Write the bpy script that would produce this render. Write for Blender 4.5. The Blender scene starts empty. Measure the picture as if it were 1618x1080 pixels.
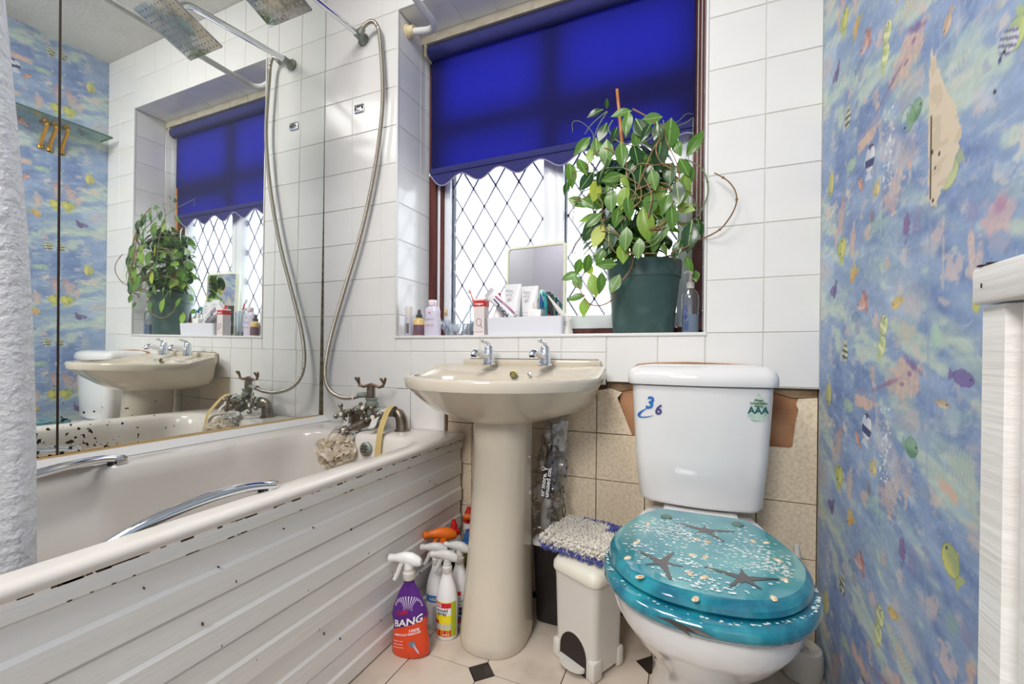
import bpy, bmesh, math, random
import numpy as np
from mathutils import Vector, Matrix, noise as mnoise

random.seed(7)
rng = np.random.default_rng(11)
SC = bpy.context.scene
COL = SC.collection
PI = math.pi

# ------------------------------------------------------------------ camera, world, lights, exposure
FPX, CXP, CYP = 678.35, 809.0, 565.4          # focal length and principal point in pixels of the 1618x1080 frame
YAW, PITCH, ROLL = -0.39654, -0.00595, 0.00767
CAM = Vector((1.4369, -1.3621, 0.803))
_f = Vector((math.sin(YAW) * math.cos(PITCH), math.cos(YAW) * math.cos(PITCH), math.sin(PITCH)))
_r = Vector((math.cos(YAW), -math.sin(YAW), 0))
_u = _r.cross(_f)
_r2 = _r * math.cos(ROLL) + _u * math.sin(ROLL)
_u2 = -_r * math.sin(ROLL) + _u * math.cos(ROLL)
cam = bpy.data.cameras.new('camera'); camo = bpy.data.objects.new('camera', cam); COL.objects.link(camo)
camo.matrix_world = Matrix(((_r2.x, _u2.x, -_f.x, CAM.x), (_r2.y, _u2.y, -_f.y, CAM.y), (_r2.z, _u2.z, -_f.z, CAM.z), (0, 0, 0, 1)))
cam.sensor_width = 36; cam.lens = 36 * FPX / 1618; cam.shift_y = (CYP - 540) / 1618; cam.clip_start = 0.02
SC.camera = camo

w = bpy.data.worlds.new('sky'); SC.world = w; w.use_nodes = True
w.node_tree.nodes['Background'].inputs[0].default_value = (0.93, 0.96, 1.0, 1)
w.node_tree.nodes['Background'].inputs[1].default_value = 5.0

def area(name, loc, target, sx, sy, power, color):
    l = bpy.data.lights.new(name, 'AREA'); l.shape = 'RECTANGLE'; l.size = sx; l.size_y = sy; l.energy = power; l.color = color
    o = bpy.data.objects.new(name, l); COL.objects.link(o); o.location = loc
    o.rotation_euler = (Vector(target) - Vector(loc)).to_track_quat('-Z', 'Y').to_euler()
    return o
area('fill_light', (0.62, -1.15, 2.42), (0.55, -0.9, 0), 0.7, 0.7, 25, (1.0, 0.97, 0.94))  # unseen fill light, added near the ceiling to brighten the room
area('fill_light', (0.95, -2.75, 2.25), (0.45, -0.4, 0.5), 0.8, 0.8, 46, (1.0, 0.975, 0.95))  # second unseen fill, added behind the camera and tilted towards the bath
vs = SC.view_settings; vs.view_transform = 'Standard'; vs.look = 'None'; vs.exposure = 0.2; vs.gamma = 1.0; vs.use_curve_mapping = False
SC.display_settings.display_device = 'sRGB'
SC.cycles.use_denoising = True
SC.cycles.max_bounces = 10; SC.cycles.transparent_max_bounces = 16
SC.cycles.sample_clamp_indirect = 6.0; SC.cycles.caustics_reflective = False; SC.cycles.caustics_refractive = False

def at(px, py, X=None, Y=None, Z=None):
    """world point where the sight line of a photo pixel meets the plane X=, Y= or Z="""
    d = _r2 * ((px - CXP) / FPX) - _u2 * ((py - CYP) / FPX) + _f
    if X is not None: t = (X - CAM.x) / d.x
    elif Y is not None: t = (Y - CAM.y) / d.y
    else: t = (Z - CAM.z) / d.z
    return CAM + d * t

# ------------------------------------------------------------------ materials
def lin(c):
    return tuple(((x / 255) / 12.92 if x / 255 <= 0.04045 else ((x / 255 + 0.055) / 1.055) ** 2.4) for x in c)
_M = {}
def mat(name, rgb, rough=0.5, metal=0.0, rgb2=None, scale=8.0, stretch=(1, 1, 1), contrast=(0.35, 0.65), bump=0.0, bscale=60.0,
        coat=0.0, trans=0.0, alpha=1.0, ior=1.45, spec=0.5, detail=4.0, transl=0.0):
    if name in _M: return _M[name]
    m = bpy.data.materials.new(name); m.use_nodes = True; nt = m.node_tree; N = nt.nodes; L = nt.links
    b = N['Principled BSDF']
    b.inputs['Base Color'].default_value = (*lin(rgb), 1)
    b.inputs['Roughness'].default_value = rough; b.inputs['Metallic'].default_value = metal
    b.inputs['Coat Weight'].default_value = coat; b.inputs['Coat Roughness'].default_value = 0.06
    b.inputs['Transmission Weight'].default_value = trans; b.inputs['IOR'].default_value = ior
    b.inputs['Alpha'].default_value = alpha; b.inputs['Specular IOR Level'].default_value = spec
    if rgb2 is not None or bump:
        tc = N.new('ShaderNodeTexCoord'); mp = N.new('ShaderNodeMapping'); mp.inputs['Scale'].default_value = stretch
        L.new(tc.outputs['Object'], mp.inputs[0])
    if rgb2 is not None:
        nz = N.new('ShaderNodeTexNoise'); nz.inputs['Scale'].default_value = scale; nz.inputs['Detail'].default_value = detail
        L.new(mp.outputs[0], nz.inputs['Vector'])
        cr = N.new('ShaderNodeValToRGB'); cr.color_ramp.elements[0].position = contrast[0]; cr.color_ramp.elements[1].position = contrast[1]
        cr.color_ramp.elements[0].color = (*lin(rgb), 1); cr.color_ramp.elements[1].color = (*lin(rgb2), 1)
        L.new(nz.outputs[0], cr.inputs[0]); L.new(cr.outputs[0], b.inputs['Base Color'])
    if bump:
        n2 = N.new('ShaderNodeTexNoise'); n2.inputs['Scale'].default_value = bscale; n2.inputs['Detail'].default_value = 3
        L.new(mp.outputs[0], n2.inputs['Vector'])
        bp = N.new('ShaderNodeBump'); bp.inputs['Strength'].default_value = bump; bp.inputs['Distance'].default_value = 0.01
        L.new(n2.outputs[0], bp.inputs['Height']); L.new(bp.outputs[0], b.inputs['Normal'])
    if transl:
        out = N['Material Output']; t = N.new('ShaderNodeBsdfTranslucent'); mx = N.new('ShaderNodeMixShader')
        mx.inputs[0].default_value = transl
        src = b.inputs['Base Color'].links[0].from_socket if b.inputs['Base Color'].links else None
        if src: L.new(src, t.inputs[0])
        else: t.inputs[0].default_value = (*lin(rgb), 1)
        L.new(b.outputs[0], mx.inputs[1]); L.new(t.outputs[0], mx.inputs[2]); L.new(mx.outputs[0], out.inputs[0])
    _M[name] = m
    return m

def glass(name, tint=(1, 1, 1), gloss=0.08, rough=0.0):
    """thin clear sheet: lets light straight through and keeps a weak mirror reflection"""
    if name in _M: return _M[name]
    m = bpy.data.materials.new(name); m.use_nodes = True; nt = m.node_tree; N = nt.nodes; L = nt.links
    N.remove(N['Principled BSDF']); t = N.new('ShaderNodeBsdfTransparent'); t.inputs[0].default_value = (*tint, 1)
    g = N.new('ShaderNodeBsdfGlossy'); g.inputs['Roughness'].default_value = rough
    fr = N.new('ShaderNodeLayerWeight'); fr.inputs[0].default_value = 0.25
    mul = N.new('ShaderNodeMath'); mul.operation = 'MULTIPLY_ADD'; mul.inputs[1].default_value = 0.6; mul.inputs[2].default_value = gloss
    L.new(fr.outputs['Fresnel'], mul.inputs[0])
    mx = N.new('ShaderNodeMixShader'); L.new(mul.outputs[0], mx.inputs[0]); L.new(t.outputs[0], mx.inputs[1]); L.new(g.outputs[0], mx.inputs[2])
    L.new(mx.outputs[0], N['Material Output'].inputs[0]); _M[name] = m
    return m

TILE = mat('white_glazed_tile', (226, 225, 222), 0.14, rgb2=(231, 230, 227), scale=3, bump=0.03, bscale=5)
BEIGE = mat('beige_mottled_tile', (240, 224, 198), 0.35, rgb2=(212, 192, 162), scale=110, contrast=(0.4, 0.75), bump=0.06, bscale=70, detail=6)
GROUT = mat('pale_grout', (214, 211, 205), 0.9, rgb2=(186, 179, 168), scale=6, contrast=(.4, .8))
DIRTY = mat('dirty_plaster', (150, 126, 98), 0.95, rgb2=(110, 88, 66), scale=14, bump=0.5, bscale=50)
BOARD = mat('bare_brown_board', (186, 140, 104), 0.85, rgb2=(160, 112, 78), scale=10, bump=0.15, bscale=60)
PAINT = mat('old_white_gloss_paint', (238, 237, 234), 0.35, rgb2=(228, 226, 221), scale=5, stretch=(1, 0.15, 3), bump=0.12, bscale=45)
WPAINT = mat('white_paint', (226, 225, 222), 0.4)
UPVC = mat('white_upvc', (228, 231, 236), 0.25)
BROWNWOOD = mat('red_brown_wood', (98, 44, 36), 0.5, rgb2=(74, 30, 26), scale=10, stretch=(4, 4, .4))
LEAD = mat('lead_came', (176, 178, 196), 0.6)
CHROME = mat('chrome', (222, 224, 228), 0.08, metal=1.0)
TARN = mat('tarnished_chrome', (146, 138, 126), 0.32, metal=0.9, rgb2=(112, 100, 88), scale=30, bump=0.1, bscale=120)
LIME = mat('limescaled_brass', (150, 165, 155), 0.5, metal=0.5, rgb2=(120, 110, 96), scale=40, bump=0.2, bscale=150)
CERAMIC = mat('cream_ceramic', (202, 192, 174), 0.12, rgb2=(207, 197, 180), scale=3, coat=0.3)
WCER = mat('white_ceramic', (228, 227, 226), 0.1, coat=0.3)
ACRYL = mat('cream_acrylic', (218, 212, 204), 0.18, rgb2=(222, 216, 209), scale=3, coat=0.2)
WPLAST = mat('white_plastic', (212, 208, 201), 0.35)
CPLAST = mat('cream_plastic', (226, 222, 208), 0.35)
BLACKP = mat('black_plastic', (26, 22, 23), 0.3, rgb2=(40, 34, 34), scale=90)
DARK = mat('dark_gap', (52, 40, 32), 0.9); CHIP = mat('bare_chipped_wood', (96, 82, 72), .9, rgb2=(60, 48, 40), scale=60)
BLACK = mat('black_print', (28, 26, 28), 0.5)
GREYPR = mat('grey_print', (120, 120, 124), 0.5)
WPRINT = mat('white_print', (240, 240, 240), 0.5)
RED = mat('red_plastic', (206, 34, 38), 0.3)
ORANGE = mat('orange_plastic', (232, 112, 30), 0.35)
BLUEP = mat('blue_plastic', (28, 84, 140), 0.35)
PURPLE = mat('purple_plastic', (86, 36, 124), 0.25)
YELLOW = mat('yellow_label', (238, 222, 40), 0.4)
GREEN = mat('lime_label', (176, 186, 40), 0.4)
TEALP = mat('teal_plastic', (40, 150, 160), 0.3)
SILVER = mat('silver_film', (170, 165, 160), 0.25, metal=0.6, rgb2=(120, 114, 108), scale=16)
CLEAR = glass('clear_film', (0.93, 0.93, 0.92), 0.16, 0.08)
PANE = glass('window_glass', (0.97, 0.98, 0.99), 0.04)
CLEARB = glass('clear_plastic', (0.9, 0.93, 0.96), 0.10, 0.05)
GSHELF = glass('green_edged_glass', (0.86, 0.95, 0.90), 0.05)

# ------------------------------------------------------------------ mesh builder
class MB:
    def __init__(s): s.v = []; s.f = []; s.mi = []; s.cur = 0; s.c = None
    def m(s, i): s.cur = i; return s
    def add(s, vs, fs):
        b = len(s.v); s.v += [tuple(p) for p in vs]
        for f in fs: s.f.append(tuple(b + i for i in f)); s.mi.append(s.cur)
        return s
    def box(s, x0, x1, y0, y1, z0, z1, bev=0.0, seg=2, M=None):
        if bev <= 0:
            vs = [(x, y, z) for z in (z0, z1) for y in (y0, y1) for x in (x0, x1)]
            fs = [(0, 2, 3, 1), (4, 5, 7, 6), (0, 1, 5, 4), (2, 6, 7, 3), (0, 4, 6, 2), (1, 3, 7, 5)]
        else:
            bm = bmesh.new(); bmesh.ops.create_cube(bm, size=1)
            for v in bm.verts: v.co = ((x0 + x1) / 2 + v.co.x * (x1 - x0), (y0 + y1) / 2 + v.co.y * (y1 - y0), (z0 + z1) / 2 + v.co.z * (z1 - z0))
            bmesh.ops.bevel(bm, geom=bm.edges[:], offset=bev, segments=seg, profile=0.5, affect='EDGES')
            bm.verts.index_update(); vs = [v.co[:] for v in bm.verts]; fs = [[v.index for v in f.verts] for f in bm.faces]; bm.free()
        if M is not None: vs = [M @ Vector(p) for p in vs]
        return s.add(vs, fs)
    def loft(s, rings, cap0=True, cap1=True, closed=True):
        n = len(rings[0]); vs = [p for r in rings for p in r]; fs = []
        for i in range(len(rings) - 1):
            for j in range(n if closed else n - 1):
                k = (j + 1) % n
                fs.append((i * n + j, i * n + k, (i + 1) * n + k, (i + 1) * n + j))
        if cap0: fs.append(tuple(range(n))[::-1])
        if cap1: fs.append(tuple((len(rings) - 1) * n + j for j in range(n)))
        return s.add(vs, fs)
    def tube(s, pts, r, n=10, caps=True):
        pts = [Vector(p) for p in pts]; k = len(pts)
        rs = [r] * k if not isinstance(r, (list, tuple)) else r
        tans = []
        for i in range(k):
            t = pts[min(i + 1, k - 1)] - pts[max(i - 1, 0)]
            tans.append(t.normalized() if t.length > 1e-9 else Vector((0, 0, 1)))
        a = Vector((0, 0, 1)) if abs(tans[0].z) < 0.9 else Vector((1, 0, 0))
        nrm = (a - tans[0] * a.dot(tans[0])).normalized(); rings = []
        for i in range(k):
            nrm = nrm - tans[i] * nrm.dot(tans[i])
            nrm = nrm.normalized() if nrm.length > 1e-6 else tans[i].orthogonal().normalized()
            bn = tans[i].cross(nrm)
            rings.append([pts[i] + (nrm * math.cos(2 * PI * j / n) + bn * math.sin(2 * PI * j / n)) * rs[i] for j in range(n)])
        return s.loft(rings, caps, caps)
    def lathe(s, prof, n=24, M=None, sx=1.0, sy=1.0, cap0=True, cap1=True):
        rings = [[Vector((r * math.cos(2 * PI * j / n) * sx, r * math.sin(2 * PI * j / n) * sy, z)) for j in range(n)] for r, z in prof]
        if M is not None: rings = [[M @ p for p in r] for r in rings]
        return s.loft(rings, cap0, cap1)
    def sphere(s, c, r, n=12, m=8, sc=(1, 1, 1)):
        prof = [(max(math.sin(PI * i / m), 1e-4), -math.cos(PI * i / m)) for i in range(m + 1)]
        return s.lathe(prof, n, Matrix.Translation(c) @ Matrix.Diagonal((r * sc[0], r * sc[1], r * sc[2], 1)))
    def prism(s, poly, d, M=None):
        n = len(poly); vs = [Vector((x, y, 0)) for x, y in poly] + [Vector((x, y, d)) for x, y in poly]
        fs = [tuple(range(n))[::-1], tuple(range(n, 2 * n))] + [(i, (i + 1) % n, n + (i + 1) % n, n + i) for i in range(n)]
        if M is not None: vs = [M @ p for p in vs]
        return s.add(vs, fs)
    def patch(s, fn, nu, nv):
        vs = [fn(i / nu, j / nv) for j in range(nv + 1) for i in range(nu + 1)]
        fs = [(j * (nu + 1) + i, j * (nu + 1) + i + 1, (j + 1) * (nu + 1) + i + 1, (j + 1) * (nu + 1) + i) for j in range(nv) for i in range(nu)]
        return s.add(vs, fs)
    def text(s, txt, size, fn, bold=False, shear=0.0, align='CENTER'):
        vs, fs = text_polys(txt, size, align, bold, shear)
        return s.add([fn(x, y) for x, y in vs], fs)
    def build(s, name, mats, parent=None, world=True, ang=35, flip=False):
        me = bpy.data.meshes.new(name); vs = s.v
        if parent is not None and world:
            o0 = parent['_o'] if '_o' in parent else (0, 0, 0)
            vs = [(p[0] - o0[0], p[1] - o0[1], p[2] - o0[2]) for p in vs]
        me.from_pydata(vs, [], s.f)
        for m_ in (mats if isinstance(mats, (list, tuple)) else [mats]): me.materials.append(m_)
        me.polygons.foreach_set('material_index', s.mi)
        bm = bmesh.new(); bm.from_mesh(me); bmesh.ops.recalc_face_normals(bm, faces=bm.faces); bm.to_mesh(me); bm.free()
        if ang:
            me.polygons.foreach_set('use_smooth', [True] * len(me.polygons)); me.set_sharp_from_angle(angle=math.radians(ang))
        return link(name, me, parent)

def link(name, me, parent=None):
    o = bpy.data.objects.new(name, me); COL.objects.link(o)
    if parent is not None:
        o.parent = parent
        if '_o' in parent: o['_o'] = list(parent['_o'])
    return o

_T = {}
def text_polys(txt, size, align='CENTER', bold=False, shear=0.0):
    k = (txt, size, align, bold, shear)
    if k in _T: return _T[k]
    cu = bpy.data.curves.new('t', 'FONT'); cu.body = txt; cu.size = size; cu.align_x = align; cu.resolution_u = 2; cu.shear = shear
    if bold: cu.offset = size * 0.025
    o = bpy.data.objects.new('t', cu); COL.objects.link(o)
    dg = bpy.context.evaluated_depsgraph_get(); me = bpy.data.meshes.new_from_object(o.evaluated_get(dg))
    vs = [(v.co.x, v.co.y) for v in me.vertices]; fs = [tuple(p.vertices) for p in me.polygons]
    bpy.data.objects.remove(o); bpy.data.curves.remove(cu); bpy.data.meshes.remove(me)
    _T[k] = (vs, fs)
    return _T[k]

def thing(name, label, cat, loc=(0, 0, 0), rotz=0.0, group=None, local=False):
    """an Empty at the thing's base; parts built in world coordinates unless local"""
    o = bpy.data.objects.new(name, None); COL.objects.link(o); o.location = loc; o.rotation_euler = (0, 0, rotz); o.empty_display_size = 0.05
    o['label'] = label; o['category'] = cat
    if group: o['group'] = group
    if not local: o['_o'] = list(loc)
    return o
def tag(o, label, cat, group=None):
    o['label'] = label; o['category'] = cat
    if group: o['group'] = group
    return o
def struct(o): o['kind'] = 'structure'; return o
def stuff(o): o['kind'] = 'stuff'; return o
def rot(axis, deg): return Matrix.Rotation(math.radians(deg), 4, axis)
def TR(x, y, z): return Matrix.Translation((x, y, z))
def smooth(pts, k=6):
    pts = [Vector(p) for p in pts]; out = []
    for i in range(len(pts) - 1):
        p0 = pts[max(i - 1, 0)]; p1 = pts[i]; p2 = pts[i + 1]; p3 = pts[min(i + 2, len(pts) - 1)]
        for j in range(k):
            t = j / k
            out.append(0.5 * ((2 * p1) + (p2 - p0) * t + (2 * p0 - 5 * p1 + 4 * p2 - p3) * t * t + (3 * p1 - p0 - 3 * p2 + p3) * t ** 3))
    out.append(pts[-1]); return out
def rrect(x0, x1, y0, y1, r, z, n=8, side=10):
    """rounded rectangle ring, evenly sampled along the sides"""
    pts = []
    cs = [((x1 - r, y1 - r), 0), ((x0 + r, y1 - r), 90), ((x0 + r, y0 + r), 180), ((x1 - r, y0 + r), 270)]
    for i, ((cx, cy), a0) in enumerate(cs):
        for j in range(n + 1):
            a = math.radians(a0 + 90 * j / n); pts.append(Vector((cx + r * math.cos(a), cy + r * math.sin(a), z)))
        (nx, ny), na = cs[(i + 1) % 4]
        a = math.radians(na); q = Vector((nx + r * math.cos(a), ny + r * math.sin(a), z)); p = pts[-1].copy()
        for j in range(1, side): pts.append(p.lerp(q, j / side))
    return pts

# ------------------------------------------------------------------ room shell
SILL, HEAD, RX0, RX1 = 0.874, 2.132, 0.38, 1.468
CEIL = 2.45; XR = 1.75; YB = -3.3
b = MB()
b.box(-0.12, RX0 - .002, .002, .30, .52, CEIL); b.box(RX1 + .002, 1.90, .002, .30, .72, CEIL)
b.box(RX0 - .002, RX1 + .002, .152, .30, 2.098, CEIL); b.box(RX0 - .002, RX1 + .002, .002, .152, HEAD + .002, CEIL)
b.box(RX0 - .002, RX1 + .002, .002, .30, .73, SILL - .002); b.box(RX0 - .006, 1.186, .006, .30, .716, .74)
b.m(1).box(-0.12, 1.90, .030, .30, -.02, .74); b.box(.375, .604, .006, .04, .515, .67)
wall_back = struct(b.build('wall_back', [GROUT, DIRTY], ang=0))
wall_left = struct(MB().box(-.16, -.05, YB, .30, -.02, CEIL).build('wall_left', mat('plaster', (206, 204, 200), .8), ang=0))
wall_rear = struct(MB().box(-.16, 1.90, YB - .1, YB, -.02, CEIL).build('wall_rear', mat('plaster', (206, 204, 200)), ang=0))
CEILM = mat('artex_ceiling', (222, 219, 214), .9, rgb2=(200, 195, 188), scale=3, contrast=(.45, .8), bump=0.9, bscale=70)
struct(MB().box(-.05, .72, -1.80, -1.715, -.02, CEIL).build('wall_near', mat('lilac_grey_plaster', (196, 194, 204), .8), ang=0))
ceiling = struct(MB().box(-.16, 1.90, YB - .1, .30, CEIL, CEIL + .05).build('ceiling', CEILM, ang=0))

_tiles = {}
def tile(parent, name, w, h, M, m, th=.0062, bev=.0013):
    """one ceramic tile: M maps local (x right, y up, z out of the wall) to the world; tiles of one size share a mesh"""
    k = (round(w, 3), round(h, 3), m.name, th)
    if k not in _tiles:
        me = bpy.data.meshes.new(name); bm = bmesh.new(); bmesh.ops.create_cube(bm, size=1)
        for v in bm.verts: v.co = (v.co.x * (k[0] - .0022), v.co.y * (k[1] - .0022), (v.co.z - .5) * th)
        top = [e for e in bm.edges if all(v.co.z > -th * .5 for v in e.verts)]
        bmesh.ops.bevel(bm, geom=top, offset=bev, segments=1, affect='EDGES'); bm.to_mesh(me); bm.free(); me.materials.append(m)
        _tiles[k] = me
    o = link(name, _tiles[k], parent); o.matrix_local = M
    return o
WALLM = lambda x, z, y=0.0: Matrix(((1, 0, 0, x), (0, 0, -1, y), (0, 1, 0, z), (0, 0, 0, 1)))
def jit(M, a=.0035): return M @ rot('X', random.uniform(-1, 1) * a * 57) @ rot('Y', random.uniform(-1, 1) * a * 57)
def grid(parent, xs, zs, name='tile', m=TILE, y=0.0):
    for i in range(len(xs) - 1):
        for j in range(len(zs) - 1):
            tile(parent, name, xs[i + 1] - xs[i], zs[j + 1] - zs[j], jit(WALLM((xs[i] + xs[i + 1]) / 2, (zs[j] + zs[j + 1]) / 2, y)), m)
LZ = [.815, .959, 1.105, 1.252, 1.396, 1.546, 1.693, 1.842, 1.988, HEAD]
grid(wall_back, [-.05, .003, .154, .300, .374], LZ + [2.29, CEIL])
grid(wall_back, [-.05, .003, .150, .299, .447, .599], [.52, .672, .815])
grid(wall_back, [.599, .742, .890, 1.042], [.672, .815]); grid(wall_back, [1.042, 1.188], [.712, .815])
grid(wall_back, [.374, .447, .593, .742, .890, 1.042, 1.188], [.815, .866])
grid(wall_back, [1.190, 1.342, 1.472], [.722, .866])
RZ = [.872, 1.023, 1.174, 1.323, 1.473, 1.625, 1.776, 1.926, 2.076, 2.226, 2.376, CEIL]
grid(wall_back, [1.474, 1.619, XR], [.722] + RZ)
grid(wall_back, [.374, .53, .68, .83, .98, 1.13, 1.28, 1.474], [2.136, 2.29, CEIL])
# reveal: side faces, head, dropped strip, sill
for (ya, yb_) in ((.002, .15), (.15, .222)):
    for j in range(len(LZ) - 2):
        za = max(LZ[j], SILL); zb = LZ[j + 1]
        tile(wall_back, 'tile', yb_ - ya, zb - za, jit(Matrix(((0, 0, 1, RX0), (1, 0, 0, (ya + yb_) / 2), (0, 1, 0, (za + zb) / 2), (0, 0, 0, 1))), .002), TILE)
        tile(wall_back, 'tile', yb_ - ya, zb - za, Matrix(((0, 0, -1, RX1), (-1, 0, 0, (ya + yb_) / 2), (0, 1, 0, (za + zb) / 2), (0, 0, 0, 1))), TILE)
    zb = HEAD; za = LZ[-2]
    tile(wall_back, 'tile', yb_ - ya, zb - za, Matrix(((0, 0, 1, RX0), (1, 0, 0, (ya + yb_) / 2), (0, 1, 0, (za + zb) / 2), (0, 0, 0, 1))), TILE)
    tile(wall_back, 'tile', yb_ - ya, zb - za, Matrix(((0, 0, -1, RX1), (-1, 0, 0, (ya + yb_) / 2), (0, 1, 0, (za + zb) / 2), (0, 0, 0, 1))), TILE)
STRIPT = mat('stained_cream_tile', (214, 206, 186), .3, rgb2=(190, 176, 146), scale=12, contrast=(.4, .7))
hx = [RX0 + .002, .455, .59, .735, .88, 1.025, 1.17, 1.315, RX1]
for i in range(len(hx) - 1):
    xm = (hx[i] + hx[i + 1]) / 2; wd = hx[i + 1] - hx[i]
    tile(wall_back, 'tile', wd, .150, Matrix(((1, 0, 0, xm), (0, -1, 0, .078), (0, 0, -1, HEAD), (0, 0, 0, 1))), TILE)
    tile(wall_back, 'tile', wd, .036, WALLM(xm, HEAD - .019, .150), STRIPT)
    tile(wall_back, 'tile', wd, .215, Matrix(((1, 0, 0, xm), (0, 1, 0, .112), (0, 0, 1, SILL), (0, 0, 0, 1))), TILE)
b = MB()   # plastic edge trims round the opening
b.box(RX0 - .006, RX0 + .001, -.003, .008, SILL, HEAD, .002); b.box(RX1 - .001, RX1 + .006, -.003, .008, SILL, HEAD, .002)
b.box(RX0 - .008, RX1 + .008, -.004, .01, SILL - .009, SILL + .001, .002); b.box(RX0 - .006, RX1 + .006, -.003, .008, HEAD - .001, HEAD + .006, .002)
trim1 = struct(b.build('trim_1', WPAINT))

# beige old tiles under the white ones (some broken along the top)
bx = [.604, .707, .857, 1.007, 1.157, 1.307, 1.457, 1.607, XR]
grid(wall_back, bx, [0.0, .108, .258, .408, .557], 'old_tile', BEIGE, .012)
grid(wall_back, [.707, .857, 1.007, 1.157], [.557, .70], 'old_tile', BEIGE, .012)
grid(wall_back, [.604, .707], [.557, .672], 'old_tile', BEIGE, .012)
def cut_tile(poly, m=BEIGE, y=.012, name='old_tile', th=.008):
    b = MB(); b.prism([(x, z) for x, z in poly], th, Matrix(((1, 0, 0, 0), (0, 0, 1, y), (0, 1, 0, 0), (0, 0, 0, 1)))); return b.build(name, m, wall_back, ang=0)
cut_tile([(1.159, .559), (1.268, .559), (1.222, .672), (1.236, .690), (1.20, .701), (1.159, .694)])
cut_tile([(lambda q: (min(q.x, 1.748), q.z))(at(x_, y_, Y=.012)) for x_, y_ in ((1230, 716), (1297, 719), (1298, 629), (1262, 630), (1258, 640), (1262, 648), (1257, 668), (1252, 706))])
cut_tile([(1.190, .700), (1.232, .694), (1.260, .70), (1.40, .712), (1.60, .712), (1.66, .703), (1.69, .694), (1.748, .694), (1.748, .722), (1.190, .722)], DIRTY, .016, 'broken_bed')
cut_tile([(1.23, .40), (1.72, .40), (1.72, .70), (1.665, .712), (1.665, .775), (1.40, .775), (1.23, .745)], BOARD, .022, 'backing_board', .006)
# exposed strip of board just above the cistern, in front of the tiles
cut_tile([(1.268, .765), (1.284, .780), (1.33, .785), (1.42, .788), (1.50, .786), (1.58, .783), (1.60, .775), (1.60, .74), (1.268, .74)], BOARD, -.006, 'backing_board', .005)

# floor: clipped corner tiles with black diamonds
floor = struct(MB().box(-.16, 1.90, YB - .1, .30, -.05, -.004).build('floor', DARK, ang=0))
FT = mat('marbled_floor_tile', (202, 189, 174), .25, rgb2=(180, 166, 150), scale=10, contrast=(.5, .75), detail=8)
FB = mat('black_floor_tile', (38, 30, 28), .25)
P, cc, g = .197, .036, .0012
h = P / 2 - g
oct_ = [(-h + cc, -h), (h - cc, -h), (h, -h + cc), (h, h - cc), (h - cc, h), (-h + cc, h), (-h, h - cc), (-h, -h + cc)]
dia = [(0, -cc + g), (cc - g, 0), (0, cc - g), (-cc + g, 0)]
mo = MB().prism(oct_, .004).build('floor_tile', FT, floor, ang=0); md = MB().prism(dia, .004).build('floor_dot', FB, floor, ang=0)
first = True
for i in range(-2, 6):
    for j in range(-9, 3):
        x, y = .951 + P * i, -.387 + P * j
        if x < .5 or x > 1.85 or y > .1: continue
        for src, dx, dy in ((mo, P / 2, P / 2), (md, 0, 0)):
            o = src if first else link(src.name.split('.')[0], src.data, floor)
            o.location = (x + dx, y + dy, -.0044 + random.uniform(-.0003, .0003))
        first = False

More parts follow.
